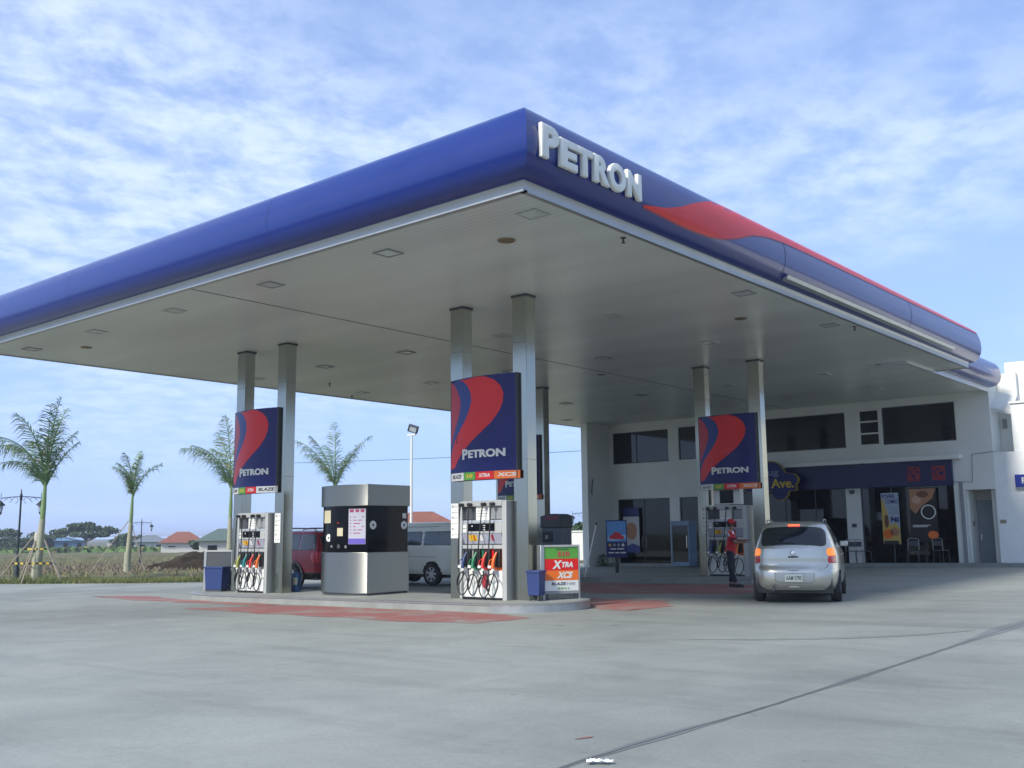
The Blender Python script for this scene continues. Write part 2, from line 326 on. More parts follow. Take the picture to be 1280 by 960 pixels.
# worn red safety paint round the islands: sheets 4 mm above the concrete
def sheet(name,outline,m,dz=.004,step=3.0):
    return struct(cutgrid(outline,step,lambda x,y:G(x,y)+dz),name,m)
def wob(o,a=.10,n=5):
    r=[]
    for i in range(len(o)):
        p,q=o[i],o[(i+1)%len(o)]
        for k in range(n): t=k/n; r.append((p[0]+(q[0]-p[0])*t+random.uniform(-a,a),p[1]+(q[1]-p[1])*t+random.uniform(-a,a)))
    return r
sheet('road_marking',wob([(-20.6,13.0),(-17.4,12.8),(-13.4,12.7),(-11.7,12.9),(-11.5,14.2),(-13.1,14.75),(-19.0,14.75)]),redpaint)
sheet('road_marking',wob([(-28.6,14.9),(-25,14.3),(-19.6,14.2),(-19.4,14.8),(-24.6,15.1),(-26.5,15.6)]),redpaint)
sheet('road_marking',wob([(-13.4,17.6),(-12.1,16.5),(-10.9,16.3),(-10.7,17.6),(-11.6,18.9),(-13.6,19.2)]),redpaint)
sheet('road_marking',wob([(-22.8,23.6),(-14.8,20.7),(-11.4,21.6),(-10.9,23.6),(-12.6,25.2),(-22.8,25.2)],.12),redpaint)
sheet('road_marking',wob([(-4.50,6.02),(-4.45,6.03),(-4.42,6.15),(-4.46,6.14)],.012,3),redpaint,.005)
# sawn joint across the forecourt with its dark edge stain
jm=mat('joint_filler',(.10,.105,.10),.8); stm=concrete('damp_stain'); 
for n_ in stm.node_tree.nodes:
    if n_.type=='MIX' and n_.blend_type=='MULTIPLY': n_.inputs[6].default_value=(.20,.215,.205,1)
pts=[(-4.02,2.5),(-4.03,6),(-3.96,7.7),(-3.96,10.3),(-4.0,13.7),(-4.05,18),(-4.1,27)]
def interp(pts,y):
    for (x0,y0),(x1,y1) in zip(pts,pts[1:]):
        if y<=y1: return x0+(x1-x0)*(y-y0)/(y1-y0)
    return pts[-1][0]
jl=[];jr=[];sl_=[];sr_=[]; y=2.5
while y<26:
    x=interp(pts,y)+.015*noise.noise(Vector((0,y*3,0))); wd=.004+.003*abs(noise.noise(Vector((5,y*2,0)))); jl.append((x-wd,y)); jr.append((x+wd,y))
    s1=max(.0,noise.noise(Vector((7,y*.55,0)))+.15)*.13+(.22*max(0,1-abs(y-16)/3.5)); s2=s1*(.6+.4*noise.noise(Vector((11,y,0))))
    sl_.append((x-.02-s1*(.5+.5*abs(noise.noise(Vector((2,y*4,0))))),y)); sr_.append((x+.02+s2*.6,y)); y+=.12
for nm,l,r_,m,dz in (('ground_stain',sl_,sr_,stm,.003),('ground_joint',jl,jr,jm,.006)):
    mb=MB()
    for i in range(len(l)-1): mb.quad((*l[i],G(*l[i])+dz),(*r_[i],G(*r_[i])+dz),(*r_[i+1],G(*r_[i+1])+dz),(*l[i+1],G(*l[i+1])+dz))
    struct(mb,nm,m)
for cx,cy,l,ang,wd in ((-1.9,8.2,.5,1.3,.02),(-15.6,6.2,.8,.2,.07)):
    o=[]
    for k in range(14):
        q=2*PI*k/14; u=l/2*math.cos(q)*random.uniform(.8,1.1); v=wd*math.sin(q)*random.uniform(.5,1.3); o.append((cx+u*math.cos(ang)-v*math.sin(ang),cy+u*math.sin(ang)+v*math.cos(ang)))
    sheet('ground_stain',o,stm,.005)
# faint tyre scuffs and drips
sc_m=concrete('scuffed_concrete')
for n_ in sc_m.node_tree.nodes:
    if n_.type=='MIX' and n_.blend_type=='MULTIPLY': n_.inputs[6].default_value=(.228,.248,.210,1)
for cx,cy,rad,a0,a1,wd in ((-9,17,5,-70,-20,.16),):
    mb=MB(); N=26
    for k in range(N):
        q0,q1=R(a0+(a1-a0)*k/N),R(a0+(a1-a0)*(k+1)/N); w0=wd*math.sin(PI*(k+.001)/N)*(.7+.5*noise.noise(Vector((k*.5,cx,0)))); w1=wd*math.sin(PI*(k+1)/N)*(.7+.5*noise.noise(Vector(((k+1)*.5,cx,0))))
        P=[(cx+(rad-w0)*math.cos(q0),cy+(rad-w0)*math.sin(q0)),(cx+(rad+w0)*math.cos(q0),cy+(rad+w0)*math.sin(q0)),(cx+(rad+w1)*math.cos(q1),cy+(rad+w1)*math.sin(q1)),(cx+(rad-w1)*math.cos(q1),cy+(rad-w1)*math.sin(q1))]
        mb.quad(*[(x,y,G(x,y)+.0035) for x,y in P])
    struct(mb,'ground_stain',sc_m)
# grass verge (uncountable) and the far green strip
def blades(mb,x,y,z,h,n,sp,wd=.012):
    for _ in range(n):
        a=random.uniform(0,2*PI); px,py=x+random.uniform(-sp,sp),y+random.uniform(-sp,sp); hh=h*random.uniform(.5,1.2); lx,ly=random.uniform(-.5,.5)*hh,random.uniform(-.5,.5)*hh
        dx_,dy_=math.cos(a)*wd,math.sin(a)*wd
        mb.add([(px-dx_,py-dy_,z-.02),(px+dx_,py+dy_,z-.02),(px+lx,py+ly,z+hh)],[(0,1,2)],random.random()<.35)
mb=MB()
ex,ey=.882,.471; 
for i in range(5200):
    s=random.uniform(-6,15.5)**1; o_=abs(random.gauss(0,1.0))+.05
    px,py=-41.3+s*ex-o_*ey,17.8+s*ey+o_*ex
    if s>8.1: px,py=min(px,-31-o_),py
    blades(mb,px,py,T(px,py),.14,5,.10,.011)
for i in range(260):   # tuft round palm base and lamp
    px,py=-40.4+random.gauss(0,.65),18.7+random.gauss(0,.4); blades(mb,px,py,T(px,py),.30,4,.08,.012)
tag(mb.build('verge_grass',[grassm,grassd],smooth=None),'short patchy grass strip along the edge of the concrete','grass',kind='stuff')
mb=MB()
for i in range(2600):
    d=random.uniform(25,110); th=random.uniform(R(122),R(160)); px,py=math.cos(th)*d,math.sin(th)*d
    if fdist(px,py)>3: blades(mb,px,py,T(px,py),.22,3,.25,.03)
tag(mb.build('field_weeds',[grassd,grassm],smooth=None),'sparse weeds scattered over the bare brown field','weeds',kind='stuff')
mb=MB()
for i in range(9000):
    th=math.atan2(1,-1)+0; th=random.uniform(R(118),R(162)); d=random.uniform(185,262); px,py=math.cos(th)*d,math.sin(th)*d; z=T(px,py); h=random.uniform(.7,1.5)*(.7+.3*noise.noise(Vector((px*.04,py*.04,0)))); a=random.uniform(0,PI); r_=random.uniform(.5,1.3)
    mb.add([(px-r_*math.cos(a),py-r_*math.sin(a),z),(px+r_*math.cos(a),py+r_*math.sin(a),z),(px+r_*.4,py,z+h),(px-r_*.5,py,z+h*.8)],[(0,1,2,3)],random.random()<.12)
tag(mb.build('distant_grass',[mat('far_green',(.10,.17,.05),.9,0,var=.4,vscale=.05),grassd],smooth=None),'tall green grass band at the far end of the field','grass',kind='stuff')
mb=MB()
for i in range(1500):
    px=random.gauss(-53,6.5); py=random.gauss(31,4)
    if fdist(px,py)<2: continue
    r_=random.uniform(.05,.22); z=T(px,py)
    mb.add([(px+r_*random.uniform(.6,1),py,z),(px,py+r_,z),(px-r_,py+.02,z),(px,py-r_,z),(px,py,z+r_*.9)],[(0,1,4),(1,2,4),(2,3,4),(3,0,4)])
tag(mb.build('soil_clods',dirtmat('clods',(.10,.08,.05),(.25,.21,.15),3),smooth=None),'loose clods of brown soil lying on the ploughed field','clods',kind='stuff')
# dirt mound
def lump(cx,cy,rx,ry,h,rot=0,n=46,seed=0):
    mb=MB(); vs=[];c,s=math.cos(rot),math.sin(rot)
    for i in range(n+1):
        for j in range(n+1):
            u,v=i/n*2-1,j/n*2-1; d=math.hypot(u,v); k=max(0,1-d)**.75
            x=cx+(u*rx)*c-(v*ry)*s; y=cy+(u*rx)*s+(v*ry)*c
            q=noise.noise(Vector((x*.8,y*.8,seed)))*.22+noise.noise(Vector((x*2.6,y*2.6,seed)))*.10
            vs.append((x,y,T(x,y)-.06+h*k*(1+q*1.3)+(.1*q if k>0 else 0)))
    mb.add(vs,[(i*(n+1)+j,(i+1)*(n+1)+j,(i+1)*(n+1)+j+1,i*(n+1)+j+1) for i in range(n) for j in range(n)]); return mb
D=lambda px,d:{235:(-.8453*d,.5343*d),240:(-.8433*d,.5374*d)}[px]
tag(lump(-46.9,31.9,5.0,2.8,1.15,R(20),n=60).build('dirt_mound',moundm,smooth=60),'heap of dark brown soil behind the left end of the pump island','mound')
# ================================================================ CANOPY
H=6.471; XA=-8.95; YA=10.97; XL=-28.02; YB=32.79; YF=38.74
can=thing('fuel_canopy',(-18.0,16.05,G(-18,16)),'large flat fuel canopy with navy bullnose fascia, raised white letters and red swoosh','canopy')
mb=MB(); mb.quad((XL,YA,H),(XA,YA,H),(XA,YB,H),(XL,YB,H)); mb.quad((XL,YB,H),(-9.99,YB,H),(-9.99,YF+.5,H),(XL,YF+.5,H))
mb.build('soffit',soffit,can,smooth=None,world=True)
mb=MB(); mb.bx(XL+.1,XA-.1,YA+.1,YB-.02,H+.02,H+1.0); mb.bx(XL+.1,-10.1,YB+.001,YF+.5,H+.02,H+.95); mb.build('roof_deck',ltgrey,can,world=True)
mb=MB(); mb.bx(-17.785,-17.755,YA+.02,YF-.02,H-.006,H+.001); mb.build('expansion_joint',dkgrey,can,world=True)
# trims: pale angle round the soffit then dark line
mb=MB(); g=.07
for a in ((XL-.02,XA+.02,YA-.03,YA+g),(XL-.02,XL+g,YA,YF),(XA-g,XA+.02,YA,YB),(XA-1.0,XA+.02,YB-g,YB)): mb.bx(a[0],a[1],a[2],a[3],H-.025,H+.003)
mb.build('edge_angle',steel_d,can,world=True)
prof=[(-.02,-.02),(-.015,.10),(.015,.15),(.05,.165),(.06,.13),(.12,.135),(.22,.17),(.32,.27),(.38,.40),(.405,.55),(.40,.72),(.365,.88),(.30,1.05),(.17,1.17),(.0,1.26),(-.3,1.28)]
def pf(i,c=0): return prof[i]
def fascia(i0,i1,m,name,sides='LFRB'):
    mb=MB(); P=prof[i0:i1+1]; n=len(P)
    corners=[(XL,YF,-1,0,0),(XL,YA,-1,-1,0),(XA,YA,1,-1,0),(XA,YB,1,0,0)]
    for (x0,y0,sx0,sy0,_),(x1,y1,sx1,sy1,_) in zip(corners,corners[1:]):
        N=28; vs=[]
        for k in range(N+1):
            t=k/N
            for o,z in P:
                vs.append((x0+sx0*o+(x1+sx1*o-x0-sx0*o)*t, y0+sy0*o+(y1+sy1*o-y0-sy0*o)*t, H+z))
        mb.add(vs,[(k*n+j,(k+1)*n+j,(k+1)*n+j+1,k*n+j+1) for k in range(N) for j in range(n-1)])
    if i1>10: # closed end cap at the building end
        mb.add([(XA+o,YB,H+z) for o,z in P]+[(XA-.35,YB,H+1.2),(XA-.35,YB,H+.13)],[tuple(range(n+2))])
    return mb.build(name,m,can,world=True,smooth=40)
fascia(0,3,alu,'gutter_trim'); fas=fascia(4,15,navy,'fascia')
# second lip under the right fascia and lower tier against the building
mb=MB(); mb.add([(XA+o,y,H+z) for y in (19.1,30.2) for o,z in ((.24,.135),(.34,.165),(.38,.235),(.35,.24),(.25,.19))],[(0,1,6,5),(1,2,7,6),(2,3,8,7),(3,4,9,8),(0,4,3,2,1),(5,6,7,8,9)]); mb.build('lower_lip',steel_d,can,world=True)
X2=-9.99; low=[(.0,-.02),(.0,.12),(.14,.13),(.30,.18),(.42,.30),(.47,.45),(.47,.62),(.42,.80),(.32,.95),(.1,1.05),(-.3,1.08)]
mb=MB(); n=len(low); ya_,yb_=30.9,YF+.02
mb.add([(X2+o,y,H-.02+z) for y in (ya_,yb_) for o,z in low],[(j,n+j,n+j+1,j+1) for j in range(1,n-1)]+[(1,)+tuple(range(2,n)),tuple(range(2*n-1,n,-1))]); mb.build('lower_fascia',navy,can,world=True,smooth=40)
mb=MB(); mb.bx(X2-.08,X2+.02,ya_-.6,yb_,H-.06,H+.10); mb.bx(X2-1.2,X2,ya_-.7,ya_-.6,H-.09,H+.003); mb.build('lower_trim',alu,can,world=True)
# red swoosh
fl=prof[4:]; seg=[math.hypot(fl[i+1][0]-fl[i][0],fl[i+1][1]-fl[i][1]) for i in range(len(fl)-1)]; LL=sum(seg)
def fp(s,y,d=.006):
    t=s*LL; i=0
    while i<len(seg)-1 and t>seg[i]: t-=seg[i]; i+=1
    k=min(t/seg[i],1); o=fl[i][0]+(fl[i+1][0]-fl[i][0])*k; z=fl[i][1]+(fl[i+1][1]-fl[i][1])*k
    nx,nz=(fl[i+1][1]-fl[i][1]),-(fl[i+1][0]-fl[i][0]); l=math.hypot(nx,nz) or 1
    return (XA+o+d*nx/l,y,H+z+d*nz/l)
lo=[(13.65,.215),(14.3,.205),(14.8,.195),(15.35,.198),(15.9,.21),(16.4,.25),(16.9,.32),(17.5,.43),(18.2,.50),(19,.535),(20.5,.55),(22,.56),(25,.57),(30,.59),(32.75,.61)]
up=[(13.65,.23),(14.3,.29),(14.8,.37),(15.2,.46),(15.7,.56),(16.2,.65),(16.7,.70),(17.5,.73),(32.75,.73)]
def fi(t,y):
    for (a,b),(c,d) in zip(t,t[1:]):
        if y<=c: return b+(d-b)*(y-a)/(c-a)
    return t[-1][1]
def strip(name,m,f0,f1,d,y0=13.65,y1=32.75,N=150,K=8):
    mb=MB(); vs=[]
    for i in range(N+1):
        y=y0+(y1-y0)*(i/N)**1.4
        for k in range(K+1):
            s=f0(y)+(f1(y)-f0(y))*k/K; vs.append(fp(s,y,d))
    mb.add(vs,[(i*(K+1)+k,(i+1)*(K+1)+k,(i+1)*(K+1)+k+1,i*(K+1)+k+1) for i in range(N) for k in range(K)]); return mb.build(name,m,can,world=True,smooth=40)
sw=strip('swoosh',redf,lambda y:fi(lo,y),lambda y:fi(up,y),.007)
strip('swoosh_edge',mat('dark_crimson_film',(.22,.008,.03),.3),lambda y:fi(lo,y)-.016,lambda y:fi(lo,y)-.001,.006)
# raised letters P E T R O N facing +X
ly=[(y0_*0+10.80+(a_-10.76)*.945,10.80+(b_-10.76)*.945,c_-.02,d_-.055) for y0_,(a_,b_,c_,d_) in enumerate([(10.80,11.25,6.86,7.41),(11.27,11.72,6.84,7.32),(11.70,12.14,6.84,7.32),(12.17,12.62,6.84,7.32),(12.60,13.10,6.83,7.33),(13.14,13.58,6.84,7.32)])]
for ch,(y0,y1,z0,z1) in zip('PETRON',ly):
    mb=MB(); text_fit(mb,ch,lambda a,b,d:(XA+.395+d,a,b),y0,y1,z0,z1,d=.075,bold=.04,bevel=.02); mb.build('letter',letterw,can,world=True,smooth=50)
# fascia panel joints
def pj_(mb): mb.build('panel_joint',mat('joint_navy',(.008,.012,.07),.5),can,world=True,smooth=None)
for y in (18.95,26.5):
    mb=MB()
    for i in range(len(fl)-1):
        a0,a1=fl[i],fl[i+1]; mb.add([(XA+a0[0]+.004,y-.012,H+a0[1]),(XA+a0[0]+.004,y+.012,H+a0[1]),(XA+a1[0]+.004,y+.012,H+a1[1]+.002),(XA+a1[0]+.004,y-.012,H+a1[1]+.002)],[(0,1,2,3)])
    pj_(mb)
for x in (-14.6,-22.0):
    mb=MB()
    for i in range(len(fl)-1):
        a0,a1=fl[i],fl[i+1]; mb.add([(x-.004,YA-a0[0]-.004,H+a0[1]),(x+.004,YA-a0[0]-.004,H+a0[1]),(x+.004,YA-a1[0]-.004,H+a1[1]+.002),(x-.004,YA-a1[0]-.004,H+a1[1]+.002)],[(0,1,2,3)])
    pj_(mb)
# ceiling lights, speakers, sprinklers
lampg=mat('unlit_lamp_glass',(.50,.53,.51),.15,0)
for X_ in (-9.54,-12.85,-16.26,-19.75,-23.2,-26.6):
    for Y_ in (11.92,19.02,23.5,30.9,35.5):
        if X_>-10 and Y_>30: continue
        mb=MB(); s=.20
        for a in ((-s,s,-s,-s+.035),(-s,s,s-.035,s),(-s,-s+.035,-s+.035,s-.035),(s-.035,s,-s+.035,s-.035)): mb.bx(X_+a[0],X_+a[1],Y_+a[2],Y_+a[3],H-.022,H-.001)
        fr=mb.build('ceiling_light',ltgrey if (X_+Y_)%2<1 else midgrey,can,world=True)
        mb=MB(); mb.bx(X_-s+.036,X_+s-.036,Y_-s+.036,Y_+s-.036,H-.012,H-.002); 
        mb.build('diffuser',lampg,fr).data.transform(Matrix.Translation(-Vector(can.location)))
for X_,Y_,r_,m_ in ((-10.78,12.74,.16,mat('bronze_grille',(.20,.15,.08),.5,.4)),(-25.35,12.77,.15,MT['bronze_grille']),(-10.8,21.3,.15,MT['bronze_grille']),(-10.83,30.3,.15,MT['bronze_grille']),(-25.35,30.3,.15,MT['bronze_grille']),(-18.1,26,.12,MT['bronze_grille'])):
    MB().lathe([(0,H-.02),(r_*.9,H-.02),(r_,H-.004),(r_,H-.001)],(X_,Y_,0)).build('speaker_grille',m_,can,world=True)
for X_,Y_ in ((-9.2,13.96),(-25.69,21.27),(-27.5,23.8),(-9.16,24.1)):
    mb=MB(); mb.lathe([(.05,H-.012),(.05,H-.001)],(X_,Y_,0)); mb.lathe([(.018,H-.09),(.018,H-.012)],(X_,Y_,0)); mb.lathe([(.035,H-.10),(.035,H-.09)],(X_,Y_,0)); mb.build('sprinkler',dkgrey,can,world=True)
# columns (pairs): c at X right edge
DX=(0,-7.99); DY=(0,10.85)
for dy_ in DY:
    for dx_ in DX:
        for xr_ in (-14.76,-12.97):
            x1=xr_+dx_-(.12 if dy_ else 0); x0=x1-.37; y0=15.93+dy_; z0=G(x1,y0)+.16
            mb=MB(); mb.bx(x0,x1,y0,y0+.30,z0,H-.0); c_=mb.build('column',steel,can,world=True,bevel=.006)
            mb=MB()
            for zz in (3.0,5.45,None):
                mb=MB()
                if zz: mb.bx(x0-.002,x1+.002,y0-.002,y0+.302,zz,zz+.006)
                else: mb.bx(x0-.02,x1+.02,y0-.02,y0+.32,H-.05,H-.003)
                q=mb.build('seam_band' if zz else 'ceiling_collar',dkgrey,c_); q.data.transform(Matrix.Translation(-Vector(can.location)))
# ================================================================ PUMP ISLANDS
def island(dy_,label):
    y0,y1=14.86+dy_,17.26+dy_; xl,xr=-24.6,-11.85; r=1.2; ra=2.6; yc=(y0+y1)/2
    def out(off):
        o=[]
        for k in range(17): q=-PI/2+PI*k/16; o.append((xr-r+(r-off)*math.cos(q),yc+(r-off)*math.sin(q)))
        for k in range(17): q=PI/2+PI*k/16; o.append((xl+ra+(ra-off)*math.cos(q),yc+(r-off)*math.sin(q)))
        return o
    n=34; rt=thing('pump_island',(-18.4,yc,G(-18.4,yc)),label,'island')
    # densify straight sides not needed: ground is planar here
    mb=MB(); a=out(.0); b=out(0)
    mb.add([(x,y,G(x,y)-.05) for x,y in a]+[(x,y,G(x,y)+.125) for x,y in b],[(i,(i+1)%n,n+(i+1)%n,n+i) for i in range(n)]); mb.build('kerb',kerbm if dy_ else kerbm,rt,world=True)
    mb=MB(); rings=[(0,.125),(-.012,.13),(-.014,.155),(.0,.165),(.10,.166)]; vs=[]
    for off,dz in rings: vs+=[(x,y,G(x,y)+dz) for x,y in out(off)]
    mb.add(vs,[(k*n+i,k*n+(i+1)%n,(k+1)*n+(i+1)%n,(k+1)*n+i) for k in range(len(rings)-1) for i in range(n)]); mb.build('edge_strip',steel_d,rt,world=True)
    mb=MB(); o=out(.10); mb.add([(x,y,G(x,y)+.165) for x,y in o],[tuple(range(n))]); mb.build('island_top',kerbm,rt,world=True,smooth=None)
    # steel guard round the right nose
    mb=MB(); vs=[]
    for k in range(21):
        q=-PI/2+PI*k/20; vs+=[(xr-r+(r+.006)*math.cos(q),yc+(r+.006)*math.sin(q),G(xr,yc)+z) for z in (-.03,.127)]
    mb.add(vs,[(2*k,2*k+2,2*k+3,2*k+1) for k in range(20)]); mb.build('nose_guard',steel_d,rt,world=True)
    return rt
island(0,'long kerbed pump island in front, carrying the steel kiosk and two pumps')
island(10.85,'long kerbed pump island further back, nearer the shop')
# ================================================================ PUMP SIGNS
BR=[(.185,1.0),(.30,.985),(.50,1.0),(.62,.99),(.74,.945),(.82,.875),(.855,.79),(.845,.70),(.80,.61),(.70,.50),(.55,.40),(.40,.31),(.25,.21),(.15,.12),(.085,0.045),(.0,.03),(.0,.16),(.03,.25),(.09,.34),(.19,.44),(.29,.54),(.36,.64),(.40,.74),(.39,.83),(.34,.91),(.27,.965)]
LR=[(.0,.99),(.07,.955),(.14,.88),(.19,.80),(.205,.72),(.18,.62),(.13,.52),(.07,.42),(.03,.34),(.0,.28)]
MBAND=[(.10,.995),(.185,1.0),(.27,.965),(.34,.91),(.39,.83),(.40,.74),(.36,.64),(.29,.54),(.19,.44),(.09,.34),(.03,.25),(.0,.16),(.0,.28),(.03,.34),(.07,.42),(.13,.52),(.18,.62),(.205,.72),(.19,.80),(.14,.88),(.07,.955)]
BR=[(.27,.965),(.185,1.0)][::-1][:1]+BR[1:]
def sign(x0,y0,z0,label,variant,num=None):
    wd,ht,bul=1.87,2.19,.17
    rt=thing('pump_sign',(x0+wd/2+.01,y0,z0),label,'sign',group='pump signs')
    def fn(a,b,d): # a,b in metres from lower-left, d outwards
        u=a/wd; return (a-wd/2,-bul*(1-(2*u-1)**2)-d,b)
    mb=MB(); N=16; vs=[]
    for k in range(N+1):
        a=wd*k/N; p=fn(a,0,0); vs+=[(p[0],p[1],0),(p[0],p[1],ht),(p[0],.13,ht),(p[0],.13,0)]
    mb.add(vs,[(4*k+i,4*k+4+i,4*k+4+(i+1)%4,4*k+(i+1)%4) for k in range(N) for i in range(4)]+[(0,1,2,3),(4*N+3,4*N+2,4*N+1,4*N)])
    mb.build('panel',navy_s,rt,smooth=40)
    MB().bx(-wd/2-.0,-wd/2+.02,-.012,.14,.0,ht+.004).build('side_frame',dkgrey,rt); MB().bx(wd/2-.02,wd/2+.004,-.012,.14,0,ht+.004).build('side_frame',dkgrey,rt)
    b0=.20; hh=ht-b0; S=lambda o:[(.015+u*(wd-.03),b0+v*(hh-.008)) for u,v in o]
    mb=MB(); polymap(mb,S(BR),fn,.004); mb.build('emblem',redf,rt,smooth=None)
    mb=MB(); polymap(mb,S(LR),fn,.004); mb.build('emblem_wave',redl,rt,smooth=None)
    mb=MB(); polymap(mb,S(MBAND),fn,.003); mb.build('emblem_band',band_b,rt,smooth=None)
    mb=MB(); text_fit(mb,'P',fn,.46,.64,.44,.66,.012,.04); text_fit(mb,'ETRON',fn,.655,1.62,.46,.63,.012,.04); mb.build('lettering',letterw,rt)
    segs=[('w',0,.50,'BLAZE'),('g',.50,.86,'10'),('r',.86,1.34,'XTRA'),('o',1.34,1.93,'XCS')] if variant==0 else [('w',0,.40,'100'),('g',.40,.78,'10'),('r',.78,1.22,'XTRA'),('w',1.22,1.90,'BLAZE')]
    for c_,a0,a1,tx in segs:
        m={'w':offw,'g':green,'r':redf,'o':orange}[c_]; mb=MB(); polymap(mb,[(a0+.01,.0),(a1,.0),(a1,.165),(a0+.01,.165)],fn,.005); st=mb.build('grade_strip',m,rt,smooth=None)
        mb=MB(); text_fit(mb,tx,fn,a0+.10,a1-.08,.045,.125,.009,.03,slant=.02); mb.build('grade_text',{'w':dkgrey,'g':yellow,'r':offw,'o':offw}[c_],st)
    if num: mb=MB(); text_fit(mb,num,fn,.21,.27,.80,.98,.007,.02); mb.build('pump_number',black,rt)
    return rt
sign(-15.06,15.86,2.62,'navy sign with red emblem over the front right pump, small 2 printed on it',0,'2')
sign(-15.06-8.0,15.86,2.60,'navy sign with red emblem over the front left pump, left of the steel kiosk',1)
sign(-15.10,26.71,2.72,'navy sign with red emblem above the attendant in the red cap',0)
sign(-15.10-8.0,26.71,2.64,'partly hidden navy sign seen through the gap above the front right pump',0)
# ================================================================ SHOP BUILDING
FZ=.03   # floor level inside
def wall_holes(mb,x0,x1,z0,z1,holes,y0,y1,m=0):
    X=sorted({x0,x1,*[h[0] for h in holes],*[h[1] for h in holes]}); Z=sorted({z0,z1,*[h[2] for h in holes],*[h[3] for h in holes]})
    X=[v for v in X if x0<=v<=x1]; Z=[v for v in Z if z0<=v<=z1]
    solid={}
    for i in range(len(X)-1):
        for j in range(len(Z)-1):
            cx,cz=(X[i]+X[i+1])/2,(Z[j]+Z[j+1])/2; solid[i,j]=not any(h[0]<cx<h[1] and h[2]<cz<h[3] for h in holes)
    for (i,j),s in solid.items():
        if not s: continue
        a,b,c,d=X[i],X[i+1],Z[j],Z[j+1]
        mb.quad((a,y0,c),(b,y0,c),(b,y0,d),(a,y0,d),m); mb.quad((a,y1,c),(a,y1,d),(b,y1,d),(b,y1,c),m)
        if not solid.get((i-1,j)): mb.quad((a,y0,c),(a,y0,d),(a,y1,d),(a,y1,c),m)
        if not solid.get((i+1,j)): mb.quad((b,y0,c),(b,y1,c),(b,y1,d),(b,y0,d),m)
        if not solid.get((i,j-1)): mb.quad((a,y0,c),(a,y1,c),(b,y1,c),(b,y0,c),m)
        if not solid.get((i,j+1)): mb.quad((a,y0,d),(b,y0,d),(b,y1,d),(a,y1,d),m)
XW=-26.64; XE=-9.99
bld=thing('shop_building',(-18,YF,G(-18,YF)),'white two-storey station shop under the canopy with dark windows and a navy sign band','building')
upw=[(-26.44,-23.45,4.63,6.07),(-22.93,-19.95,4.66,6.1),(-19.45,-15.36,4.72,6.12),(-14.82,-14.03,4.76,6.15),(-13.90,-11.2,4.74,6.18)]
loww=[(-26.22,-23.47,.08,3.02),(-22.97,-21.6,.08,3.02),(-20.6,-15.49,.12,3.55),(-14.91,-11.42,.14,3.55)]
mb=MB(); wall_holes(mb,XW,XE,-.35,7.2,upw+loww+[(-11.05,-10.02,.17,2.92)],YF,YF+.22); 
mb.bx(XW,XW+.22,YF+.221,YF+11,-.4,7.2); mb.bx(XE-.22,XE-.001,YF+.221,YF+11,-.4,7.2); mb.bx(XW+.22,XE-.22,YF+10.8,YF+11,-.4,7.2); mb.bx(XW+.23,XE-.23,YF+.23,YF+10.79,6.9,7.1); mb.bx(XW+.22,XE-.22,YF+.221,YF+10.8,3.7,3.9)
wl=mb.build('wall',wallw,bld,world=True)
mb=MB(); mb.bx(-26.98,-26.64,37.0,YF+.4,-.6,H-.002); mb.build('fin_wall',wallw,bld,world=True,bevel=.01)
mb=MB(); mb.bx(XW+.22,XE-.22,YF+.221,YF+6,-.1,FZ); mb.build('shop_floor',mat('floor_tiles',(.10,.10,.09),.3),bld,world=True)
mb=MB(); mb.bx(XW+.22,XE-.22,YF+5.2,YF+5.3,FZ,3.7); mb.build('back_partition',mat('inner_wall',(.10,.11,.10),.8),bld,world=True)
for i,(a,b,c,d) in enumerate(upw):
    mb=MB(); t=.045
    for q in ((a,a+t,c,d),(b-t,b,c,d),(a+t,b-t,c,c+t),(a+t,b-t,d-t,d)): mb.bx(q[0],q[1],YF+.06,YF+.12,q[2],q[3])
    if i==0: mb.bx(a+1.25,a+1.29,YF+.061,YF+.119,c+t,d-t)
    if i==3:
        for k in (1,2): mb.bx(a+t,b-t,YF+.061,YF+.119,c+(d-c)*k/3-.03,c+(d-c)*k/3+.03)
    f=mb.build('window',dkgrey if i!=3 else white,bld,world=True)
    mb=MB(); mb.bx(a+t,b-t,YF+.085,YF+.095,c+t,d-t); p=mb.build('pane',upglass,f); p.data.transform(Matrix.Translation(-Vector(bld.location)))
for i,(a,b,c,d) in enumerate(loww):
    mb=MB(); t=.05; nd=[2,1,4,3][i]
    for q in ((a,a+t,c,d),(b-t,b,c,d),(a+t,b-t,c,c+t),(a+t,b-t,d-t,d)): mb.bx(q[0],q[1],YF+.07,YF+.13,q[2],q[3])
    for k in range(1,nd): x=a+(b-a)*k/nd; mb.bx(x-.02,x+.02,YF+.071,YF+.129,c+t,d-t)
    f=mb.build('shop_window' if i else 'glass_door',dkgrey,bld,world=True)
    mb=MB(); mb.bx(a+t,b-t,YF+.095,YF+.103,c+t,d-t); p=mb.build('pane',shopglass,f); p.data.transform(Matrix.Translation(-Vector(bld.location)))
    if i==0:
        for s in (-.09,.09):
            x=(a+b)/2+s; mb=MB(); mb.tube([(x,YF+.02,.85),(x,YF+.02,1.35)],.015); p=mb.build('door_handle',chrome,f); p.data.transform(Matrix.Translation(-Vector(bld.location)))
mb=MB(); mb.bx(-20.75,-11.40,YF-.14,YF-.002,3.12,4.04); mb.build('sign_band',mat('navy_band',(.008,.012,.075),.35),bld,world=True,bevel=.01)
mb=MB(); mb.bx(-20.75,-11.05,YF-.36,YF-.002,4.045,4.21); mb.build('ledge',white,bld,world=True,bevel=.008)
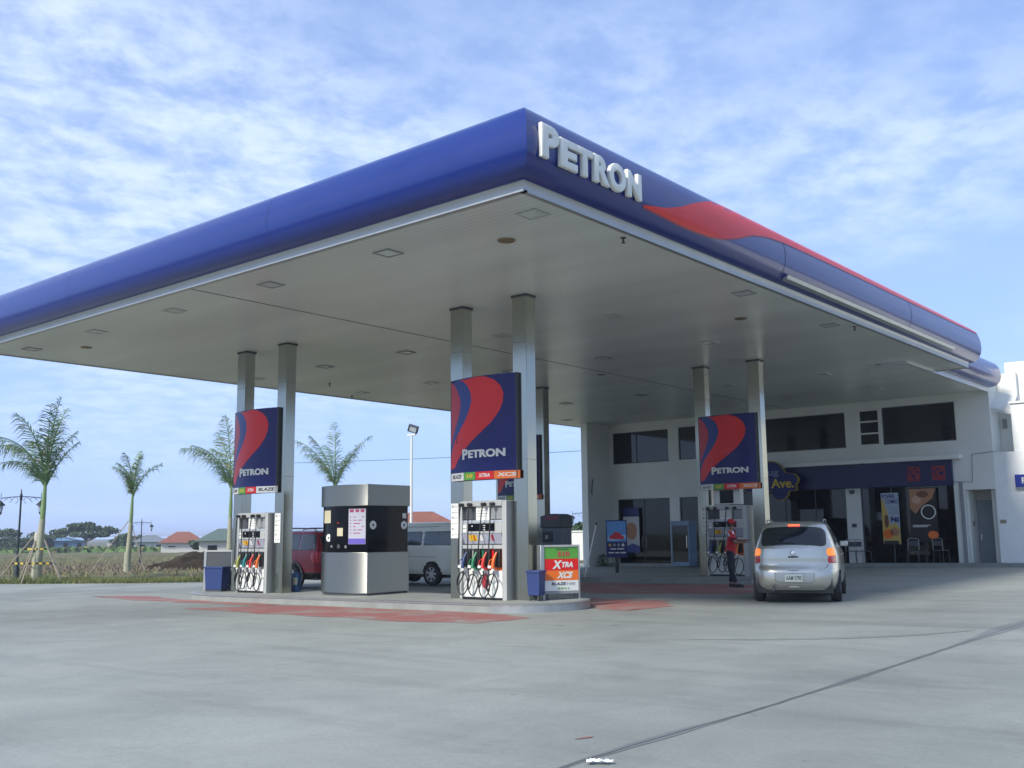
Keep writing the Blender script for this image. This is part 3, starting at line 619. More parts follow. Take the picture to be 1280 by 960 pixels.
mb=MB(); mb.bx(-11.22,-11.10,YF-.05,YF-.002,.15,3.2); mb.tube([(-11.4,YF-.02,3.22),(-10.75,YF-.02,3.2),(-10.7,YF-.02,4.2),(-9.9,YF-.02,4.26)],.012,6); mb.build('conduit',midgrey,bld,world=True)
mb=MB(); mb.tube([(-26.5,36.9+.3,3.9),(-26.5,37.1,3.35),(-26.48,37.1,3.2)],.03,6); mb.build('wall_bracket',dkgrey,bld,world=True)
# red pattern panels on the band
for x0 in (-13.02,-12.12):
    mb=MB(); mb.bx(x0,x0+.48,YF-.155,YF-.142,3.30,3.84)
    p=mb.build('red_motif',mat('dull_red_motif',(.22,.02,.03),.5),bld,world=True)
    mb=MB(); random.seed(int(-x0*10))
    for k in range(7):
        a=random.uniform(.02,.36); c=3.32+random.uniform(0,.42); mb.bx(x0+a,x0+a+random.uniform(.05,.12),YF-.158,YF-.156,c,c+random.uniform(.03,.09))
    q=mb.build('motif_mark',navy_s,p); q.data.transform(Matrix.Translation(-Vector(bld.location)))
mb=MB(); mb.bx(XW+.0,-9.9,YF-.62,YF-.001,-.5,.0)
vs=[]
step=MB(); N=14
for k in range(N):
    x0=XW+(9.0-9.99+26.64-9.0+9.99-0)*0+k*(XE+8-XW)/N; x1=XW+(k+1)*(XE+8-XW)/N
    za,zb=G(x0,38)+.13,G(x1,38)+.13
    step.add([(x0,YF-.75,za),(x1,YF-.75,zb),(x1,YF-.002,zb),(x0,YF-.002,za),(x0,YF-.75,za-.4),(x1,YF-.75,zb-.4)],[(0,1,2,3),(4,5,1,0)])
step.build('step',kerbm,bld,world=True,smooth=None)
# right-hand wing
wing=thing('side_wing',(-6,YF,G(-6,YF)),'bright white side wing at the right edge with a recessed grey door','building')
mb=MB(); wall_holes(mb,XE+.0,6.0,-.3,4.22,[(-12,-9.96,-1,-0.5)],YF+.001,YF+.25)
mb.bx(-9.30,6,YF+.251,YF+8,4.05,4.2)
mb.build('wall',wallb,wing,world=True)
mb=MB(); mb.bx(-9.30,6,YF+.03,YF+.28,4.221,5.92); mb.build('upper_wall',wallb,wing,world=True,bevel=.01)
mb=MB(); mb.bx(-9.35,6,YF-.03,YF+.32,5.921,6.0); mb.build('coping',white,wing,world=True)
mb=MB(); mb.bx(XE+.005,-9.301,YF+1.15,YF+1.35,4.22,7.2); mb.add([(XE,YF+.1,5.75),(-9.3,YF+.1,5.55),(-9.3,YF+1.2,6.3),(XE,YF+1.2,6.5),(XE,YF+.1,5.85),(-9.3,YF+.1,5.65),(-9.3,YF+1.2,6.4),(XE,YF+1.2,6.6)],[(0,1,2,3),(4,5,6,7),(0,1,5,4),(1,2,6,5),(2,3,7,6),(3,0,4,7)]); mb.build('recess_wall',wallw,wing,world=True,smooth=None)
mb=MB(); mb.bx(-9.72,-8.82,YF+1.4,YF+4.2,4.2,7.62); mb.build('tower',wallb,wing,world=True,bevel=.015)
mb=MB(); mb.bx(-9.86,-9.72,YF+1.08,YF+1.149,5.15,5.5); mb.build('vent',midgrey,wing,world=True)
# door recess is in the shop's own east bay

mb=MB(); mb.bx(-11.05,-10.99,YF+.22,YF+1.3,.1,2.92); mb.bx(-11.05,-10.02,YF+.22,YF+1.3,2.921,3.0); mb.build('recess_lining',wallw,bld,world=True)
dr=MB().bx(-10.98,-10.04,YF+1.1,YF+1.15,.15,2.55); dr=dr.build('door',mat('grey_door',(.23,.27,.29),.5,0,var=.05),bld,world=True,bevel=.005)
def sub(mb,name,m,par,top=bld,**k):
    q=mb.build(name,m,par,**k); q.data.transform(Matrix.Translation(-Vector(top.location))); return q
sub(MB().bx(-10.42,-10.2,YF+1.085,YF+1.099,1.15,2.0),'door_poster',bluep,dr); sub(MB().bx(-10.45,-10.15,YF+1.085,YF+1.099,.45,.8),'vent_grille',midgrey,dr); sub(MB().tube([(-10.88,YF+1.05,1.1),(-10.88,YF+1.05,1.3)],.015),'handle',chrome,dr)
MB().bx(-10.98,-10.04,YF+1.12,YF+1.16,2.56,2.92).build('transom',mat('pale_render',(.45,.43,.38),.8),bld,world=True)
for x,z in ((-10.95+.16,1.72),(-9.95,1.85)): 
    pass
MB().bx(-9.93,-9.73,YF-.02,YF-.0005,1.70,1.82).build('wall_plaque',mat('brass_plaque',(.30,.26,.17),.5,.3),wing,world=True)
MB().bx(-10.99,-10.985,YF+.5,YF+.75,1.62,1.80).build('wall_plaque',MT['brass_plaque'],bld,world=True)
MB().bx(-15.30,-15.12,YF-.015,YF-.0005,1.62,1.76).build('wall_plaque',dkgrey,bld,world=True)
MB().lathe([(.02,0),(.09,.03),(.10,.14),(0,.16)],(-15.2,YF-.1,2.9)).build('wall_lamp',dkgrey,bld,world=True)
sg=thing('wall_sign',(-8.6,YF-.03,2.95),'small blue sign with white lettering on the far right white wall','sign')
MB().bx(-.72,.8,-.05,.0,-.0,.44).build('panel',mat('blue_sign',(.02,.04,.28),.35),sg,bevel=.006); MB().bx(-.72,.8,-.052,0.001,-.075,-.003).build('rail',midgrey,sg)
mb=MB(); text_fit(mb,'PETRON',lambda a,b,d:(a,-.05-d,b),-.5,.7,.12,.34,.012,.03); mb.build('lettering',letterw,sg)
# cloud-shaped hanging sign "Lug Ave."
hs=thing('hanging_sign',(-18.25,YF-.5,2.8),'dark blue cloud-shaped sign with yellow outline and yellow Ave. lettering over the shop window','sign')
def cloud(k):
    o=[]
    P=[(-1.35,.60),(-1.45,.95),(-1.1,1.25),(-.75,1.28),(-.4,1.50),(.0,1.52),(.30,1.42),(.50,1.20),(.58,1.06),(.95,.98),(1.12,.80),(1.10,.62),(1.02,.52),(1.05,.38),(.98,.28),(.72,.27),(.66,.10),(.50,-.05),(.28,-.09),(.08,.0),(-.02,.16),(-.08,.27),(-.9,.27),(-1.3,.36)]
    n=len(P)
    for i in range(n):
        p0,p1,p2,p3=[Vector(P[(i+j)%n]) for j in (-1,0,1,2)]
        for t in (0,.33,.66):
            v=.5*((2*p1)+(p2-p0)*t+(2*p0-5*p1+4*p2-p3)*t*t+(3*p1-p0-3*p2+p3)*t**3); c=Vector((-.15,.7)); v=c+(v-c)*k; o.append((v.x,v.y))
    return o
F3=lambda a,b,d:(a,-d,b)
MB().prism(cloud(1.0),F3,0,.10).build('outline',mat('dull_yellow',(.26,.19,.02),.5),hs); MB().prism(cloud(.945),F3,.101,.115).build('face',navy_s,hs)
mb=MB(); text_fit(mb,'Ave.',F3,-.05,.92,.42,.80,.135,.02); mb.build('lettering',mat('sign_yellow',(.60,.42,.03),.5),hs,smooth=None)
mb=MB(); text_fit(mb,'Lug',F3,-.42,.30,.86,1.20,.135,.03); mb.build('lettering',mat('sign_bluegrey',(.16,.20,.34),.5),hs,smooth=None)
MB().bx(-.5,.3,.0,.36,.9,.95).build('bracket',dkgrey,hs)
# window posters
def poster(x0,x1,z0,z1,label,base,group=None,y=YF-.05,nm='poster',cat='poster'):
    rt=thing(nm,((x0+x1)/2,y,z0),label,cat); w_=x1-x0; h_=z1-z0
    MB().bx(-w_/2,w_/2,-.004,.004,0,h_).build('sheet',base,rt); return rt,(lambda a,b,d:(-w_/2+a*w_,-.004-d,b*h_))
def blob(cx,cy,rx,ry,n=18,j=0): return [(cx+rx*math.cos(2*PI*k/n)*(1+random.uniform(-j,j)),cy+ry*math.sin(2*PI*k/n)*(1+random.uniform(-j,j))) for k in range(n)]
def flat(rt,fn,o,m,name='print',d=.002): mb=MB(); mb.add([fn(a,b,d) for a,b in o],[tuple(range(len(o)))]); return mb.build(name,m,rt,smooth=None)
pale=mat('pale_blue_print',(.36,.42,.50),.5); ylw=mat('warm_yellow_print',(.55,.38,.08),.5); brn=mat('brown_print',(.16,.06,.025),.5); tan=mat('tan_print',(.42,.20,.10),.5)
rt,fn=poster(-14.10,-13.44,.97,2.90,'tall food poster reading POWER COMBO P40 on the shop window',pale)
flat(rt,fn,[(0,0),(1,0),(1,.30),(.75,.42),(.45,.36),(.32,.62),(.12,.85),(0,.9)],ylw,'food_print'); flat(rt,fn,blob(.30,.20,.28,.10,16,.05),orange,'bun_print',.004); flat(rt,fn,blob(.70,.24,.26,.08,16,.05),tan,'hotdog_print',.004); flat(rt,fn,blob(.25,.45,.13,.13,14,.05),brn,'drink_print',.005); flat(rt,fn,[(0,0),(.9,0),(.85,.07),(.05,.07)],black,'bottom_band',.005)
mb=MB(); text_fit(mb,'POWER',fn,.06,.80,.89,.97,.004,.02); text_fit(mb,'COMBO',fn,.25,.97,.79,.87,.004,.02); text_fit(mb,'P40',fn,.50,.97,.42,.53,.004,.05); mb.build('lettering',navy_s,rt,smooth=None)
mb=MB()
for k in range(5): flatz=.72-.035*k; mb.add([fn(a,b,.003) for a,b in ((.40,flatz),(.95,flatz),(.95,flatz+.012),(.40,flatz+.012))],[(0,1,2,3)])
mb.build('small_print',midgrey,rt,smooth=None)
rt,fn=poster(-13.05,-12.05,1.05,3.05,'dark coffee poster with white cup ring and orange oval on the shop window',mat('very_dark_print',(.012,.008,.008),.4))
flat(rt,fn,[(.02,.62),(.22,.52),(.45,.66),(.85,.80),(.98,.98),(.02,.98)],tan,'cream_print'); flat(rt,fn,blob(.5,.88,.22,.06,16),brn,'bean_print',.004); flat(rt,fn,blob(.28,.78,.18,.08,14,.1),mat('peach_print',(.55,.34,.22),.5),'cup_print',.003)
mb=MB(); pr_=[(fn(.68+.25*math.cos(2*PI*k/28),.55+.125*math.sin(2*PI*k/28),.006)) for k in range(28)]; mb.tube(pr_,.022,6,closed=True); mb.build('cup_ring',offw,rt)
flat(rt,fn,blob(.80,.13,.19,.075,20),orange,'orange_oval',.004)
mb=MB(); 
for k in range(2): b=.30-.025*k; mb.add([fn(a,c,.003) for a,c in ((.08,b),(.72-.1*k,b),(.72-.1*k,b+.014),(.08,b+.014))],[(0,1,2,3)])
mb.build('small_print',offw,rt,smooth=None)
rt,fn=poster(-25.9,-25.05,.62,2.62,'white hanging food banner with navy top beside the glass door',mat('white_print',(.5,.5,.48),.5),y=YF-.06,nm='banner',cat='banner')
flat(rt,fn,[(0,.80),(1,.80),(1,1),(0,1)],navy_s,'top_band'); flat(rt,fn,blob(.5,.48,.36,.20,18,.06),tan,'food_print'); flat(rt,fn,[(0,0),(1,0),(1,.14),(.6,.2),(0,.12)],band_b,'bottom_band')
rt,fn=poster(-21.9,-21.65,.9,1.6,'small pale notice on the shop wall by the freezer',offw)
# standee on the forecourt
st=thing('advert_stand',(-19.30,28.39,G(-19.3,28.39)),'dark advert stand with a red car on blue sky, on a single post','stand',rz=R(34))
MB().bx(-.35,.35,-.03,.03,.66,1.90).build('board',navy_s,st,bevel=.01); MB().bx(-.06,.06,-.04,.04,.05,.659).build('post',black,st); MB().bx(-.25,.25,-.2,.2,0,.05).build('foot',black,st,bevel=.01)
fn=lambda a,b,d:(-.33+a*.66,-.031-d,.68+b*1.20)
flat(st,fn,[(0.02,.42),(.98,.42),(.98,.985),(.02,.985)],mat('sky_print',(.10,.30,.62),.4),'sky_print'); flat(st,fn,[(.04,.47),(.3,.44),(.98,.50),(.98,.62),(.5,.6),(.1,.58)],mat('water_print',(.35,.55,.75),.4),'cloud_print',.003)
flat(st,fn,[(.14,.50),(.86,.48),(.88,.56),(.74,.60),(.64,.68),(.40,.69),(.30,.61),(.14,.58)],redf,'car_print',.005)
for k,m in enumerate((ylw,midgrey,midgrey,offw)): flat(st,fn,blob(.16+.22*k,.33,.07,.045,12),m,'round_print',.003)
mb=MB()
for a0,a1,b in ((.18,.46,.205),(.52,.86,.205),(.08,.36,.10),(.42,.62,.10),(.68,.95,.10)): mb.add([fn(a,c,.003) for a,c in ((a0,b),(a1,b),(a1,b+.035),(a0,b+.035))],[(0,1,2,3)])
mb.build('small_print',offw,st,smooth=None)
# freezer / display cooler by the door
fz=thing('display_cooler',(-22.08,YF-1.25,G(-22,37.5)+.0),'pale blue glass-fronted display cooler between the door and the window','cooler')
mb=MB(); mb.bx(-.44,-.38,-.3,.3,.05,1.92); mb.bx(.38,.44,-.3,.3,.05,1.92); mb.bx(-.379,.379,-.3,.3,.05,.22); mb.bx(-.379,.379,-.3,.3,1.72,1.92); mb.bx(-.379,.379,.26,.3,.22,1.72); mb.build('cabinet',mat('cooler_blue',(.16,.24,.34),.4),fz,bevel=.008)
for z in (.55,.9,1.25,1.55): MB().bx(-.375,.375,-.2,.25,z,z+.015).build('shelf',ltgrey,fz)
MB().bx(-.375,.375,-.29,-.28,.23,1.71).build('glass_front',shopglass,fz); MB().tube([(.33,-.33,.8),(.33,-.33,1.3)],.012,6).build('handle',chrome,fz)
mb=MB(); 
for z in (.235,.565,.915,1.265):
    for k in range(8): x=-.33+.09*k; mb.lathe([(.03,z),(.03,z+.17),(.012,z+.2),(.012,z+.24)],(x,-.1,0),seg=8,m=k%3)
tag(mb.build('bottles',[mat('bottle_red',(.3,.03,.02),.3),mat('bottle_green',(.03,.16,.06),.3),mat('bottle_clear',(.35,.4,.42),.2)],fz),kind='stuff')
# shelves inside the shop
for i,(x,y) in enumerate(((-19.2,YF+2.0),(-17.0,YF+2.6),(-13.3,YF+2.4),(-24.6,YF+3))):
    s=thing('product_shelf',(x,y,FZ),['grey product shelf dimly seen behind the hanging sign window','grey product shelf inside, right of the one behind the hanging sign','grey product shelf inside behind the two window posters','grey product shelf inside behind the glass door'][i],'shelf',group='shelves inside the shop')
    MB().bx(-.9,.9,.2,.25,0,1.7).build('back_panel',midgrey,s)
    for z in (.1,.5,.9,1.3): MB().bx(-.9,.9,-.2,.199,z,z+.03).build('shelf_board',ltgrey,s)
    mb=MB(); random.seed(i)
    for z in (.13,.53,.93,1.33):
        x_=-.86
        while x_<.8: w_=random.uniform(.06,.16); mb.bx(x_,x_+w_-.01,-.15,.1,z,z+random.uniform(.12,.28),random.randrange(4)); x_+=w_
    tag(mb.build('products',[mat('box_red',(.4,.05,.04),.5),mat('box_yellow',(.5,.4,.08),.5),mat('box_blue',(.06,.12,.35),.5),offw],s),kind='stuff')
# cafe chairs in front of / behind the window
def chair(x,y,rz,label):
    c=thing('cafe_chair',(x,y,G(x,y)+.13),label,'chair',rz=rz,group='metal chairs outside the shop window')
    MB().bx(-.2,.2,-.2,.2,.44,.47).build('seat',dkgrey,c,bevel=.01)
    MB().tube([(-.19,.19,.47),(-.19,.22,.85),(-.12,.23,.9),(.12,.23,.9),(.19,.22,.85),(.19,.19,.47)],.011,6).build('back_frame',steel_d,c); 
    MB().bx(-.17,.17,.215,.225,.62,.80).build('backrest',dkgrey,c)
    for a in (-1,1):
        for b in (-1,1): MB().tube([(a*.18,b*.18,.44),(a*.2,b*.21,0)],.011,6).build('leg',dkgrey,c)
for i,(x,rz) in enumerate(((-15.25,.3),(-14.75,2.6),(-12.9,.2),(-11.9,2.9))): chair(x,YF-.42,rz,['dark metal chair against the white pillar, left of the food poster','dark metal chair just right of the white pillar under the food poster','dark metal chair under the coffee poster','dark metal chair by the right end of the shop window'][i])
# plants by the fin wall
def shrub(x,y,z,r_,h,label,n=260,leaf=.05,m=None,cat='shrub',name='shrub',group=None):
    rt=thing(name,(x,y,z),label,cat,group=group)
    mb=MB()
    for _ in range(n):
        a=random.uniform(0,2*PI); t=random.random()**.6; zz=random.uniform(.05,1)*h; rr_=r_*t*math.sin(PI*min(.97,.15+.8*zz/h))
        p=Vector((rr_*math.cos(a),rr_*math.sin(a),zz)); d=Vector((random.gauss(0,1),random.gauss(0,1),random.gauss(.4,.6))).normalized(); e_=d.orthogonal().normalized(); s=leaf*random.uniform(.6,1.4)
        mb.add([p-e_*s*.4,p+d*s,p+e_*s*.4,p-d*s*.3],[(0,1,2,3)])
    mb.build('foliage',m or leafm,rt,smooth=None)
    MB().tube([(0,0,-.05),(.02,0,h*.6)],[.03,.01],6).build('stem',barkm,rt); return rt
shrub(-26.3,37.6,G(-26.3,37.6),.3,.55,'small dark potted shrub at the foot of the white fin wall')
ww=thing('boundary_wall',(-33,46.5,-.3),'bright white low wall seen in the gap left of the shop','wall')
MB().bx(-4.5,2.6,-.1,.1,-.3,1.88).build('wall',wallw,ww); MB().bx(-4.55,2.65,-.16,.16,1.881,1.95).build('coping',white,ww)
# ================================================================ PUMPS
def pump(x0,y0,label,colors,seed=1):
    z0=G(x0+.65,y0)+.166; W=1.30; Hh=2.03; rnd=random.Random(seed)
    rt=thing('fuel_pump',(x0+W/2,y0,z0),label,'fuel pump',group='fuel pumps'); h=W/2; B_=lambda *a:MB().bx(*a)
    B_(-h+.075,h-.125,.10,.55,.0,1.90).build('cabinet',ltgrey,rt)
    B_(-h,-h+.07,-.02,.60,0,Hh-.01).build('side_post',ltgrey,rt,bevel=.01); B_(h-.12,h,-.02,.60,0,Hh-.01).build('side_post',ltgrey,rt,bevel=.01)
    B_(-h+.071,h-.121,-.03,.58,1.91,Hh).build('top_beam',ltgrey,rt,bevel=.01)
    xa,xb=-h+.072,h-.122; wide=(xb-xa)/4
    B_(xa,xa+.37,.03,.099,1.645,1.905).build('upper_panel',dkgrey,rt); B_(xb-.36,xb,.03,.099,1.645,1.905).build('upper_panel',midgrey,rt)
    n_=B_(xa+.375,xb-.365,.01,.099,1.62,1.93).build('notice',offw,rt)
    mb=MB()
    for k in range(4): mb.bx(xa+.41,xb-.41-.06*(k%2),.0065,.0095,1.87-.055*k,1.88-.055*k)
    mb.build('notice_text',midgrey,n_)
    B_(xa,xb,-.01,.099,1.58,1.625).build('rail',alu,rt)
    d=B_(xa,xb,-.02,.099,1.355,1.575).build('display_housing',ltgrey,rt,bevel=.006)
    B_(xa+.17,xb-.19,-.028,-.0205,1.40,1.56).build('display',glassk,d)
    mb=MB()
    for k in range(3): mb.bx(xa+.60,xa+.66,-.031,-.0285,1.415+.045*k,1.435+.045*k)
    mb.bx(xa+.28,xa+.31,-.031,-.0285,1.49,1.52); mb.build('lcd_digits',offw,d)
    for z in (1.38,1.47): B_(xa+.03,xa+.12,-.025,-.0205,z,z+.06).build('sticker',offw,d)
    f=lambda z:-.05+(1.35-z)*.42
    mb=MB(); mb.add([(x,y,z) for x in (xa,xb) for y,z in ((.099,1.35),(f(1.35),1.35),(f(1.14),1.14),(.099,1.12))],[(0,1,2,3),(4,7,6,5),(0,4,5,1),(1,5,6,2),(2,6,7,3),(3,7,4,0)]); p=mb.build('price_panel',mat('pale_violet_panel',(.36,.37,.43),.4),rt)
    for a,b,m_ in ((.20,.42,yellow),(.32,.38,orange),(.50,.60,offw),(.66,.76,pale),(.82,.88,redl)):
        z1,z2=1.32,1.20; q=lambda z:f(z)-.004
        MB().add([(xa+a,q(z2),z2),(xa+b,q(z2),z2),(xa+b,q(z1),z1),(xa+a,q(z1),z1)],[(0,1,2,3)]).build('panel_print',m_,p,smooth=None)
    B_(xa,xb,-.01,.099,1.04,1.115).build('lower_rail',ltgrey,rt)
    ncol={'a':[bluep,greenp,redp,mat('orange_plastic',(.75,.14,.01),.4)],'b':[mat('olive_plastic',(.30,.32,.05),.4),mat('teal_plastic',(.02,.22,.22),.4),redp,MT['orange_plastic']],'c':[bluep,mat('olive_plastic',(.30,.32,.05),.4),redp,MT['orange_plastic']]}[colors]
    backs={'a':[ltgrey,greenp,redf,orange],'b':[ltgrey,ltgrey,ltgrey,ltgrey],'c':[ltgrey,mat('cream_film',(.5,.48,.3),.5),redf,orange]}[colors]
    for k in range(4):
        cx=xa+wide*(k+.5)
        B_(cx-wide/2+.003,cx+wide/2-.003,.045,.099,.60,1.035).build('grade_panel',backs[k],rt)
        bt=B_(cx-.085,cx+.085,-.02,.044,.66,1.02).build('nozzle_boot',black,rt,bevel=.012)
        # nozzle: grip, guard, spout up into the boot
        mb=MB(); mb.tube([(cx+.02,-.05,.97),(cx-.01,-.09,.86),(cx-.03,-.11,.74),(cx-.02,-.12,.64)],[.016,.03,.036,.03],8); mb.tube([(cx+.0,-.09,.86),(cx-.10,-.13,.80),(cx-.12,-.14,.70),(cx-.04,-.13,.655)],.011,6); nz=mb.build('nozzle',ncol[k],rt)
        mb=MB(); mb.lathe([(.0,0),(.034,0),(.034,.05),(.0,.05)],(cx-.02,-.12,.585),seg=10); mb.bx(cx-.13,cx-.05,-.16,-.10,.645,.70); mb.build('swivel',offw,nz,bevel=.004)
        # hose from hook down, loop, back up
        hx=xa+(.03,.27,.66,.90)[k]; lean=(-.05,-.02,-.12,-.07)[k]
        B_(hx-.045,hx+.045,-.13,-.031,1.915,1.985).build('hose_hook',black,rt,bevel=.02)
        cyl=[(hx,-.10,1.94),(hx+lean*.2,-.12,1.75),(hx+lean*.6,-.12,1.35),(hx+lean,-.12,.95),(hx+lean+.02,-.13,.62)]
        cx2=cx+rnd.uniform(-.03,.06); rr_=rnd.uniform(.15,.19); cz=.30+rnd.uniform(-.02,.04); 
        a0=PI*(.80 if k%2 else .7)
        loop=[(cx2+rr_*.78*math.cos(a0+t*2*PI*1.18/16),-.13-.03*(t%8)/8,cz+rr_*1.25*math.sin(a0+t*2*PI*1.18/16)) for t in range(17)]
        pts_=cyl+loop+[(cx-.0,-.13,.50),(cx-.02,-.12,.59)]
        # smooth
        P=[Vector(q) for q in pts_]; S=[]
        for i in range(len(P)-1):
            p0,p1,p2,p3=P[max(0,i-1)],P[i],P[i+1],P[min(len(P)-1,i+2)]
            for t in (0,.33,.66): S.append(.5*((2*p1)+(p2-p0)*t+(2*p0-5*p1+4*p2-p3)*t*t+(3*p1-p0-3*p2+p3)*t**3))
        S.append(P[-1]); MB().tube(S,.0135,7).build('hose',rubber,rt)
    B_(xa,xb,.02,.099,.045,.595).build('lower_panel',white,rt,bevel=.006); B_(xa,xb,.0,.099,.0,.04).build('base_plate',black,rt)
    if colors=='a': 
        MB().prism(blob(xa+.62,.38,.10,.16,18),lambda a,b,d:(a,.02-d,b),.001,.003).build('round_sticker',mat('dark_red_sticker',(.35,.03,.04),.4),rt)
    return rt
def blob(cx,cy,rx,ry,n=18,j=0): return [(cx+rx*math.cos(2*PI*k/n)*(1+random.uniform(-j,j)),cy+ry*math.sin(2*PI*k/n)*(1+random.uniform(-j,j))) for k in range(n)]
pump(-14.71,15.78,'four-hose fuel pump with coloured nozzle panels, on the front island right of the steel kiosk','a',1)
pump(-22.70,15.80,'four-hose fuel pump with plain grey nozzle bay, left of the steel kiosk','b',2)
pump(-14.90,26.62,'four-hose fuel pump behind the attendant, on the shaded rear island','c',5)
def notice(x,y,z,w_,h_,label,ang=0):
    rt=thing('notice_sheet',(x,y,z),label,'notice',rz=ang,group='pump instruction sheets')
    MB().bx(0,w_,-.006,.0,0,h_).build('sheet',offw,rt); mb=MB()
    for k in range(6): b=h_*(.08+.16*k); mb.bx(w_*.15,w_*.35,-.0085,-.0065,b,b+.045 if k%2 else b+.02); mb.bx(w_*.42,w_*.88,-.0085,-.0065,b+.012,b+.022)
    mb.build('pictograms',midgrey,rt)
notice(-15.11,15.924,1.41,.22,.74,'tall white instruction sheet on the steel column left of the right front pump')
notice(-21.30,15.924,1.33,.24,.74,'tall white instruction sheet on the steel column right of the left front pump')
notice(-15.13,26.774,1.45,.24,.78,'tall white instruction sheet on the steel column behind the attendant')
tv=thing('pump_display',(-14.35,26.9,G(-14,26.9)+2.22),'white-framed square screen above the pump behind the attendant','screen')
MB().bx(-.42,.42,0,.25,0,.50).build('housing',offw,tv,bevel=.01); MB().bx(-.22,.22,-.01,-.001,.04,.42).build('screen',glassk,tv)
# ---------------------------------------------------------------- steel kiosk
ks=thing('steel_kiosk',(-18.6,16.55,G(-18.6,16.5)+.166),'tall stainless steel kiosk with a black glass band and stickers, on the front pump island','kiosk')
kz=ks.location.z
def kout(off=0,b=.175):
    o=[]; x0,x1,y0,y1=-.83+off,.83-off,-.63+off,.70-off
    for k in range(19): u=k/18; o.append((x0+(x1-x0)*u,y0-b*(1-(2*u-1)**2)))
    o+=[(x1,y1),(x0,y1)]; return o
def kprism(name,off,z0,z1,m,bevel=.01): return MB().prism(kout(off),lambda a,b,d:(a,b,d),z0,z1).build(name,m,ks,bevel=bevel)
kprism('plinth',.03,0,.05,dkgrey,0); kprism('base',.0,.051,.99,steelk); kprism('glass_band',.025,.991,2.07,glassk,0); kprism('hood',-.015,2.071,2.57,steelk)
ky=lambda x:-.605-.175*(1-((2*(x+.83)/1.66)-1)**2)
def ks_front(name,x0,x1,z0,z1,m,d=.004,par=None):
    mb=MB(); N=6
    for k in range(N): a=x0+(x1-x0)*k/N; b=x0+(x1-x0)*(k+1)/N; mb.quad((a,ky(a)-d,z0),(b,ky(b)-d,z0),(b,ky(b)-d,z1),(a,ky(a)-d,z1))
    return mb.build(name,m,par or ks,smooth=None)
ks_front('sticker',-.70,-.36,1.68,1.98,mat('cream_sticker',(.55,.50,.32),.5)); ks_front('sticker',-.08,.12,1.37,1.56,MT['cream_sticker'])
nb=ks_front('notice_board',.30,.76,1.18,2.00,pale_n:=mat('pale_notice',(.42,.43,.48),.5)); ks_front('notice_footer',.305,.755,1.185,1.31,purple,.006,nb)
mb=MB()
for k in range(6):
    z=1.80-.075*k
    for a,b in ((.34,.38),(.44,.72-.05*(k%3))): mb.quad((a,ky(a)-.007,z),(b,ky(b)-.007,z),(b,ky(b)-.007,z+.02),(a,ky(a)-.007,z+.02))
for a,b in ((.33,.45),(.5,.73)): mb.quad((a,ky(a)-.007,1.92),(b,ky(b)-.007,1.92),(b,ky(b)-.007,1.99),(a,ky(a)-.007,1.99))
mb.build('notice_text',mat('red_violet_print',(.30,.04,.10),.5),nb,smooth=None)
def disc(cx,cz,r_,m,side='f'):
    if side=='f': MB().lathe([(r_,0),(r_,.006),(0,.007)],(cx,ky(cx)-.008,cz),'y').build('round_label',m,ks); MB().lathe([(r_*.3,0),(0,.001)],(cx,ky(cx)-.0105,cz),'y').build('label_hole',black,ks)
    else: MB().lathe([(r_,0),(r_,.004),(0,.005)],(.806,cx,cz),'x').build('round_label',m,ks); MB().lathe([(r_*.3,0),(0,.001)],(.812,cx,cz),'x').build('label_hole',black,ks)
disc(-.44,1.33,.09,offw); disc(-.05,1.68,.02,redp); disc(-.30,1.13,.03,midgrey); disc(-.02,1.13,.05,dkgrey); disc(.22,1.12,.035,midgrey)
disc(-.45,1.62,.10,offw,'r'); disc(.55,1.62,.10,offw,'r'); MB().bx(.806,.811,.50,.62,1.78,1.90).build('sticker',offw,ks)
